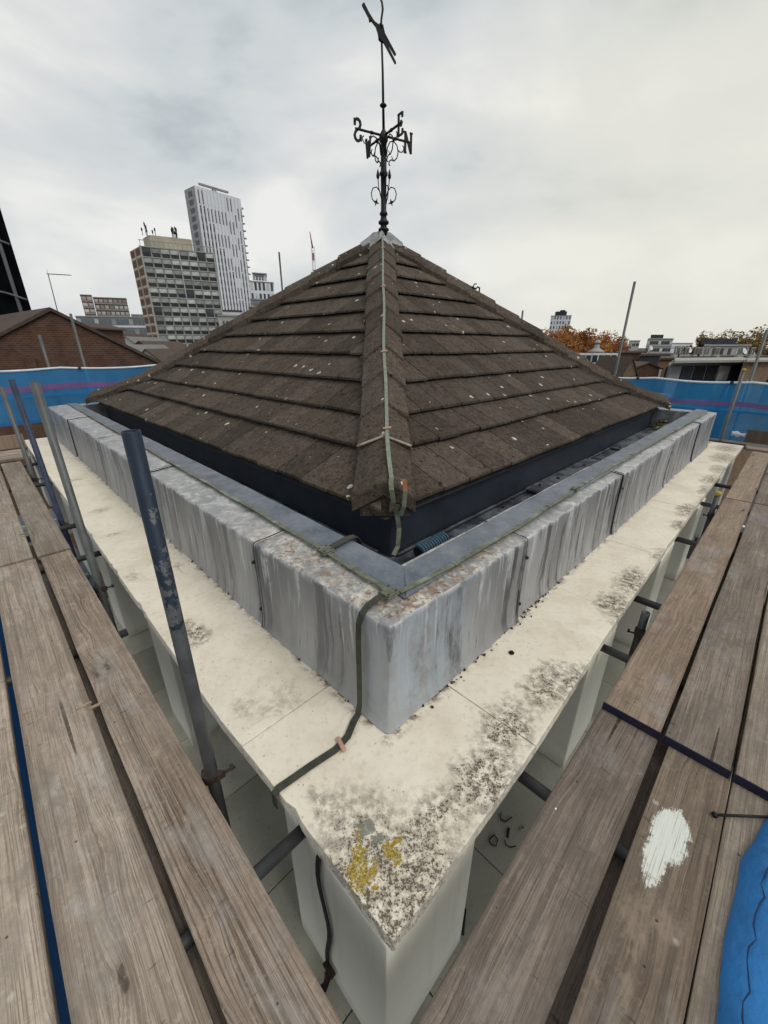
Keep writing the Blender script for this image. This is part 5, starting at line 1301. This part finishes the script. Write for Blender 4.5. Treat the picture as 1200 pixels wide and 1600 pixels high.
# long glazed bridge / station
e, P, dx, nf, w, z2 = block('station_hall', 'long low glazed station hall in front of the brown apartments', 'station', 118, 226, 495, 170, (.97, .24), 14, 'grey_clad', 2, 16, 'glass_far', 'white_clad', 3.6, .85, .55)
# crane
cb = at(492, 440, 320)
cr_ = empty('tower_crane', (cb.x, cb.y, GZ), 'red and white tower crane on the skyline left of the roof apex', 'crane')
zt3 = at(491, 385, 320).z; zj = at(488, 362, 320).z
m = MB()
for sx in (-1, 1):
    for sy in (-1, 1): m.tube([Vector((cb.x + sx, cb.y + sy, GZ)), Vector((cb.x + sx * .9, cb.y + sy, zt3))], .22, 5)
k = 0; z = 20.0
while z < zt3 - 3: m.tube([Vector((cb.x - 1, cb.y - 1, z)), Vector((cb.x + 1, cb.y - 1, z + 2.5))], .12, 4); m.tube([Vector((cb.x + 1, cb.y - 1, z)), Vector((cb.x - 1, cb.y - 1, z))], .12, 4); z += 2.5
m.build('mast', M['white_steel'], cr_)
m = MB(); m.tube([Vector((cb.x - .2, cb.y, zt3 - 1)), Vector((cb.x - 1.5, cb.y, zj))], [.55, .25], 6); m.build('jib', M['red_steel'], cr_)
m = MB(); m.box(Vector((cb.x + 1.2, cb.y, zt3 - 15)), 1.7, 1.0, 1.2); m.box(Vector((cb.x, cb.y, zt3 - 6)), .7, .7, 2.2); m.build('cab', M['red_steel'], cr_)

# ---- brick gable building at left
def gabled(name, lab, Pl, Pr, apex_s, z0, ze0, ze1, za, depth, wallm, roofm, cat='house', over=.12, bdir=None):
    """gable wall from Pl to Pr (xy), roof running back"""
    Pl = Vector((Pl[0], Pl[1], 0)); Pr = Vector((Pr[0], Pr[1], 0)); dx = (Pr - Pl).normalized(); L = (Pr - Pl).length; back = Vector((-dx.y, dx.x, 0)) if bdir is None else Vector((*bdir, 0)).normalized()
    e = empty(name, Pl.lerp(Pr, .5) + UP * z0, lab, cat)
    g = [(0, z0), (L, z0), (L, ze1), (apex_s * L, za), (0, ze0)]
    m = MB(); m.prism([Pl + dx * s + UP * z for s, z in g], [Pl + dx * s + UP * z + back * depth for s, z in g]); m.build('gable_wall', M[wallm], e)
    for (s0, zz0), (s1, zz1) in (((0 - .3, ze0 - .3 * (za - ze0) / (apex_s * L)), (apex_s * L, za)), ((apex_s * L, za), (L + .3, ze1 - .3 * (za - ze1) / ((1 - apex_s) * L)))):
        c = [(s0, zz0 + .02), (s1, zz1 + .02)]
        top = [Pl + dx * c[0][0] + UP * (c[0][1] + .14) - back * over, Pl + dx * c[1][0] + UP * (c[1][1] + .14) - back * over, Pl + dx * c[1][0] + UP * (c[1][1] + .14) + back * (depth + .1), Pl + dx * c[0][0] + UP * (c[0][1] + .14) + back * (depth + .1)]
        m = MB(); m.prism(top, [p - UP * .12 for p in top]); m.build('roof', M[roofm], e)
    return e, Pl, dx, L, back
gl = at(-150, 590, 15.5); gr = at(262, 575, 17.0); gx = at(90, 487, 16.2)
apx_s = .60
e, Pl, dxg, Lg, bk = gabled('brick_house', 'brown brick gable with tiled verge behind the left blue netting', gl, gr, .60, GZ, at(-150, 602, 15.5).z, at(262, 577, 17).z, gx.z, 12, 'brick_brown', 'roof_brown', bdir=(-.80, .60))
# thin raised vertical strip down the gable, same brick as the wall
m = MB(); q = Pl + dxg * (Lg * .47); m.box(q + UP * (gx.z - 5.6) - bk * .03, .18, .03, 4.0, dxg, bk); m.build('gable_strip', M['brick_brown'], e)
ae = empty('tv_aerial', gx, 'thin television aerial on a pole above the brick gable', 'aerial')
ztip = at(75, 428, 16.3); m = MB(); m.tube([gx + UP * -.1, ztip], .016, 6); m.build('mast', M['grey_fin'], ae)
m = MB(); bt2 = at(111, 430, 16.3); m.tube([ztip + Vector((-.04, 0, 0)), bt2], .011, 6)
for i in range(9): c = ztip.lerp(bt2, (i + .3) / 9); m.tube([c - Vector((0, .12, 0)), c + Vector((0, .12, 0))], .006, 4)
m.tube([ztip - UP * .09, ztip + UP * .13], .006, 4); m.build('boom', M['grey_fin'], ae)
# other roofs at far left
gabled('brick_house', 'small brick gable peeping between the black tower and the big gable', at(-6, 505, 30), at(52, 505, 30), .5, GZ, at(-6, 508, 30).z, at(52, 508, 30).z, at(25, 499, 30).z, 10, 'brick_brown', 'roof_brown')
block('flat_roof_house', 'grey roofed low building left of the big brick gable', 'house', -40, 46, 508, 24, (.98, -.2), 8, 'roof_grey', 2, 4, 'win_dark', None, 3, .3)
# jumble of roofs below the station hall
rg = random.Random(6)
for i, (x0, x1, y, Y, wm, lab) in enumerate([(150, 186, 521, 90, 'brick_red', 'red brick terrace roof under the station hall, left one'), (178, 214, 527, 80, 'conc', 'pale rendered house under the station hall'), (196, 238, 534, 70, 'brick_brown', 'brown terrace house beside the stained tower foot'), (150, 200, 540, 60, 'brick_red', 'nearest red brick terrace behind the gable slope'), (205, 250, 547, 55, 'conc_grey', 'grey low house at the foot of the stained tower')]):
    a, b = at(x0, y, Y), at(x1, y, Y); gabled('terrace_house', lab, a, b, .5, GZ, a.z - 1.5, a.z - 1.5, a.z, 14, wm, 'roof_grey' if i % 2 else 'roof_brown')
# ---- black sheeted tower at far left edge
bq = at(54, 500, 26.0); b0 = at(-200, 500, 24)
bt_ = empty('sheeted_tower', (bq.x, bq.y, GZ), 'tall black sheeted tower with grey ribs at the left picture edge', 'tower')
dxb = Vector((bq.x - b0.x, bq.y - b0.y, 0)).normalized(); nb_ = Vector((dxb.y, -dxb.x, 0)); Q0 = Vector((b0.x, b0.y, 0)); Lb = (Vector((bq.x, bq.y, 0)) - Q0).length
m = MB(); quad_block(m, Q0, dxb, Lb, Vector((SIGHT(54, 500), 1, 0)).normalized(), 7, GZ, 22); m.build('sheeting', M['black_wrap'], bt_)
for k in range(9):
    s = Lb - .5 - k * 1.25; m = MB(); c = Q0 + dxb * s + nb_ * .08; m.tube([c + UP * GZ, c + UP * 22], .10, 6); m.build('rib', M['black_wrap'] if k % 3 else M['grey_fin'], bt_)
for k in range(9):
    z = -4 + k * 2.7; m = MB(); m.tube([Q0 + dxb * s + nb_ * (.16 - .0) + UP * (z + .3 * math.sin(s * 1.3)) for s in [Lb * i / 24 for i in range(25)]], .055, 5); m.build('band', M['grey_fin'], bt_)

# ================================================================== trees
def tree(px, ytop, Y, rad, hgt, leaf, lab, seed, n=5200, leafsize=.36, group=None):
    top = at(px, ytop, Y); rg = random.Random(seed)
    e = empty('broadleaf_tree', (top.x, top.y, GZ), lab, 'tree', group)
    zc = top.z - hgt / 2 + .9
    m = MB(); base = Vector((top.x, top.y, GZ)); m.tube([base, base + UP * (zc - GZ) * .5 + Vector((.3, 0, 0)), Vector((top.x, top.y, zc))], [.6, .45, .2], 8)
    for k in range(9):
        an = rg.uniform(0, 6.28); q = Vector((top.x, top.y, zc - hgt * .3 + rg.uniform(-1, 1.5))); m.tube([q, q + Vector((math.cos(an) * rad * .4, math.sin(an) * rad * .4, hgt * .25)), q + Vector((math.cos(an) * rad * .8, math.sin(an) * rad * .8, hgt * rg.uniform(.25, .6)))], [.22, .13, .04], 5)
    m.build('trunk', M['bark'], e)
    m = MB(); cl = []
    for k in range(34):
        th, ph = rg.uniform(0, 6.28), math.acos(rg.uniform(-.75, 1)); r = rg.uniform(.45, .95)
        cl.append((Vector((top.x + math.cos(th) * math.sin(ph) * rad * r, top.y + math.sin(th) * math.sin(ph) * rad * r, zc + math.cos(ph) * hgt * .46 * r)), rg.uniform(.18, .34) * rad))
    V = []; F = []
    for i in range(n):
        c, r = rg.choice(cl); d = Vector((rg.gauss(0, 1), rg.gauss(0, 1), rg.gauss(0, 1))).normalized() * r * rg.uniform(.35, 1.05) ** .6
        p = c + d; s = leafsize * rg.uniform(.5, 1.3)
        u = Vector((rg.gauss(0, 1), rg.gauss(0, 1), rg.gauss(0, 1))).normalized(); w = u.orthogonal().normalized()
        k = len(V); V += [p + u * s, p + w * s * .6, p - u * s, p - w * s * .6]; F.append((k, k + 1, k + 2, k + 3))
    m.add(V, F); m.build('crown', M[leaf], e, recalc=False)
TG = 'autumn trees behind the right hip'
for i, (px, yt, Y, rad, hg, lab) in enumerate([(862, 521, 118, 7, 13, 'orange autumn tree left of the white tower block foot'), (885, 515, 128, 8, 15, 'orange autumn tree right below the white tower block'), (912, 511, 120, 8, 15, 'tallest orange autumn tree in the middle of the clump'), (938, 518, 126, 7.5, 14, 'orange autumn tree right of the tallest one'), (957, 527, 118, 6, 12, 'rust coloured tree at the right end of the clump beside the tall upright'), (840, 528, 125, 6.5, 13, 'orange tree half hidden by the right hip')]):
    tree(px, yt, Y, rad, hg, 'leaf_orange', lab, 50 + i, group=TG)
for i, (px, yt, Y, rad, hg, lab) in enumerate([(1112, 522, 125, 6.0, 12, 'olive brown tree behind the dark topped white building'), (1160, 517, 105, 7.5, 13, 'broad olive tree right of the dark topped white building'), (1198, 515, 105, 8, 14, 'olive tree at the right picture edge')]):
    tree(px, yt, Y, rad, hg, 'leaf_olive', lab, 70 + i, group='olive trees at the right')

# ================================================================== right-hand city
# white point block with dark window columns
e, P, dx, nf, w, zz = block('tower_block', 'distant white point block with dark window columns above the orange trees', 'tower block', 861, 893, 494, 300, (.96, -.28), 15, 'white_clad', 9, 7, 'win_dark', None, 2.9, .42, .62)
m = MB(); c = P + dx * w * .5 - nf * 5; m.box(Vector((c.x, c.y, zz + 1.6)), w * .27, 3, 1.3, dx, nf); m.box(Vector((c.x + 1, c.y, zz + 3.2)), w * .12, 2, .6, dx, nf); m.build('plant_room', M['dark_clad'], e)
# modernist grey block and neighbours
e, P, dx, nf, w, zz = block('office_block', 'grey banded office block with a smaller top storey', 'office block', 1012, 1052, 530, 170, (.98, .2), 12, 'conc_grey', 4, 9, 'win_dark', 'conc', 2.6, .9, .45)
m = MB(); quad_block(m, P + dx * w * .25 - nf * 2, dx, w * .5, Vector((SIGHT(1012, 530), 1, 0)).normalized(), 6, zz + .37, zz + 1.7); m.build('top_storey', M['dark_clad'], e)
block('office_block', 'long white office block beside the grey banded one', 'office block', 1050, 1082, 537, 200, (.98, .2), 12, 'white_clad', 4, 6, 'win_dark', None, 3, .9, .35)
block('office_block', 'far pale office block behind the tall upright', 'office block', 966, 982, 531, 190, (.98, .2), 10, 'white_clad', 3, 3, 'win_dark', None, 3, .8, .4)
block('office_block', 'far pale office block right of the tall upright', 'office block', 983, 1000, 533, 200, (.98, .2), 10, 'conc', 3, 3, 'win_dark', None, 3, .8, .4)
# modern building with dark attic
e, P, dx, nf, w, zz = block('apartment_block', 'pale modern apartment block with dark set back attic at the right', 'apartment block', 1099, 1172, 541, 75, (.97, .24), 12, 'conc', 3, 6, 'win_dark', None, 3.0, .4, .6)
m = MB(); quad_block(m, P + dx * w * .06 - nf * 1, dx, w * .75, Vector((SIGHT(1099, 541), 1, 0)).normalized(), 8, zz + .32, zz + 1.25); m.build('attic', M['dark_clad'], e)
# cupola church
cp = at(930, 556, 95); cpe = empty('cupola_church', (cp.x, cp.y, GZ), 'small brick church turret with white domed cupola in front of the orange trees', 'church')
ztop = at(931, 533, 95).z
m = MB(); m.box(Vector((cp.x, cp.y, (GZ + ztop - 2.3) / 2)), 1.9, 1.9, (ztop - 2.3 - GZ) / 2); m.build('turret', M['brick_brown'], cpe)
m = MB(); m.lathe(Vector((cp.x, cp.y, ztop - 2.3)), [(1.9, 0), (1.2, .5), (.55, .95), (.5, 1.6)], 10); m.build('collar', M['conc_grey'], cpe)
m = MB(); m.lathe(Vector((cp.x, cp.y, ztop - .75)), [(.4, 0), (.38, .25), (.62, .3), (.66, .5), (.5, .8), (.15, 1.0)], 12); m.build('dome', M['conc'], cpe)
# terrace with dormers
e, P, dx, nf, w, zz = block('terrace_house', 'brick terrace with a row of pale dormers below the turret', 'house', 893, 962, 571, 62, (.99, .1), 9, 'brick_red', 2, 7, 'win_dark', None, 3.0, .45, .5, roofm='roof_grey')
for k in range(7):
    s = w * (k + .5) / 7; m = MB(); c = P + dx * s - nf * .6; m.box(Vector((c.x, c.y, zz + .9)), .55, .5, .75, dx, nf); d = m.build('dormer', M['white_clad'], e)
    m = MB(); m.box(Vector((c.x, c.y, zz + .9)) + nf * .52, .38, .02, .5, dx, nf); m.build('pane', M['win_dark'], d)
block('terrace_house', 'plain brick wall terrace below the dormers behind the right hip', 'house', 880, 962, 584, 45, (.99, .1), 6, 'brick_red', 1, 6, 'win_dark', None, 3.0, .3, .4)
# mid-ground brick houses
g_ = [(961, 1008, 552, 66, 'brick_brown', 'dark brick house left of the grey banded block'), (1000, 1052, 556, 58, 'dark_clad', 'dark slate mansard house with satellite dish'), (1030, 1062, 562, 48, 'brick_tan', 'tan brick return wall left of the grey studio')]
for x0, x1, y, Y, wm, lab in g_: block('town_house', lab, 'house', x0, x1, y, Y, (.98, .2), 9, wm, 2, 3, 'win_dark', None, 3.0, .35, .45, roofm='roof_brown')
gabled('town_house', 'small tan brick gable with a pale verge in front of the tall upright', at(975, 580, 40), at(995, 580, 40), .45, GZ, at(975, 583, 40).z, at(995, 583, 40).z, at(985, 561, 40).z, 6, 'brick_tan', 'roof_brown')
gabled('town_house', 'low brown tiled roof house right of the small tan gable', at(992, 580, 44), at(1030, 580, 44), .5, GZ, at(992, 576, 44).z, at(1030, 576, 44).z, at(1010, 568, 44).z, 8, 'brick_brown', 'roof_brown')
# grey flat roofed studio
e, P, dx, nf, w, zz = block('studio_building', 'grey panelled flat roofed studio behind the right netting', 'studio', 1045, 1160, 571, 24, (.96, .28), 6, 'grey_clad', 1, 6, 'win_dark', None, 2.6, .86, .7, roofm='roof_grey')
m = MB(); quad_block(m, P - dx * .25 + nf * .5, dx, w + .5, Vector((SIGHT(1045, 571), 1, 0)).normalized(), 6.6, zz + .14, zz + .27); m.build('canopy', M['conc_grey'], e)
e, P, dx, nf, w, zz = block('brick_annexe', 'tan brick annexe with chimney at the right picture edge', 'house', 1162, 1230, 566, 22, (.96, .28), 6, 'brick_tan', 1, 2, 'win_dark', None, 2.8, .3, .4)
block('town_house', 'long brown brick terrace with white chimney pots behind the studio', 'house', 1062, 1200, 560, 40, (.97, .24), 7, 'brick_brown', 1, 10, 'win_dark', None, 2.8, .35, .4, roofm='roof_brown')
for i, px in enumerate((1066, 1073, 1083, 1098, 1104, 1115, 1131, 1168, 1188)):
    p = at(px, 556, 40); m = MB(); z0 = at(1062, 560, 40).z
    for k in (-.12, .12): m.lathe(Vector((p.x + k, p.y + 1, z0 + .3)), [(.09, 0), (.075, .55), (.10, .58), (.09, .66)], 8)
    m.box(Vector((p.x, p.y + 1, z0 + .2)), .28, .2, .12)
    m.build('chimney_pots', M['conc'], label='%s pair of white chimney pots on the brown terrace' % ['first', 'second', 'third', 'fourth', 'fifth', 'sixth', 'seventh', 'eighth', 'ninth'][i] + ', counting from the left', cat='chimney pots', group='white chimney pots')
for i, (px, py, Y, lab) in enumerate([(1077, 547, 42, 'white satellite dish left of the pale modern block'), (1163, 549, 42, 'white satellite dish below the olive tree'), (1176, 553, 42, 'white satellite dish rightmost on the terrace'), (1017, 544, 56, 'white satellite dish on the dark mansard house')]):
    p = at(px, py, Y); dd = empty('satellite_dish', p, lab, 'satellite dish', 'satellite dishes'); ax = Vector((.3, -.8, .4)).normalized()
    m = MB(); m.lathe(p, [(.02, -.06), (.16, -.03), (.30, .05), (.29, .055), (.15, -.02)], 12, ax); m.build('dish', M['white_clad'], dd)
    m = MB(); m.tube([p, p - UP * 1.2 + Vector((0, .2, 0))], .03, 5); m.build('mast', M['grey_fin'], dd)
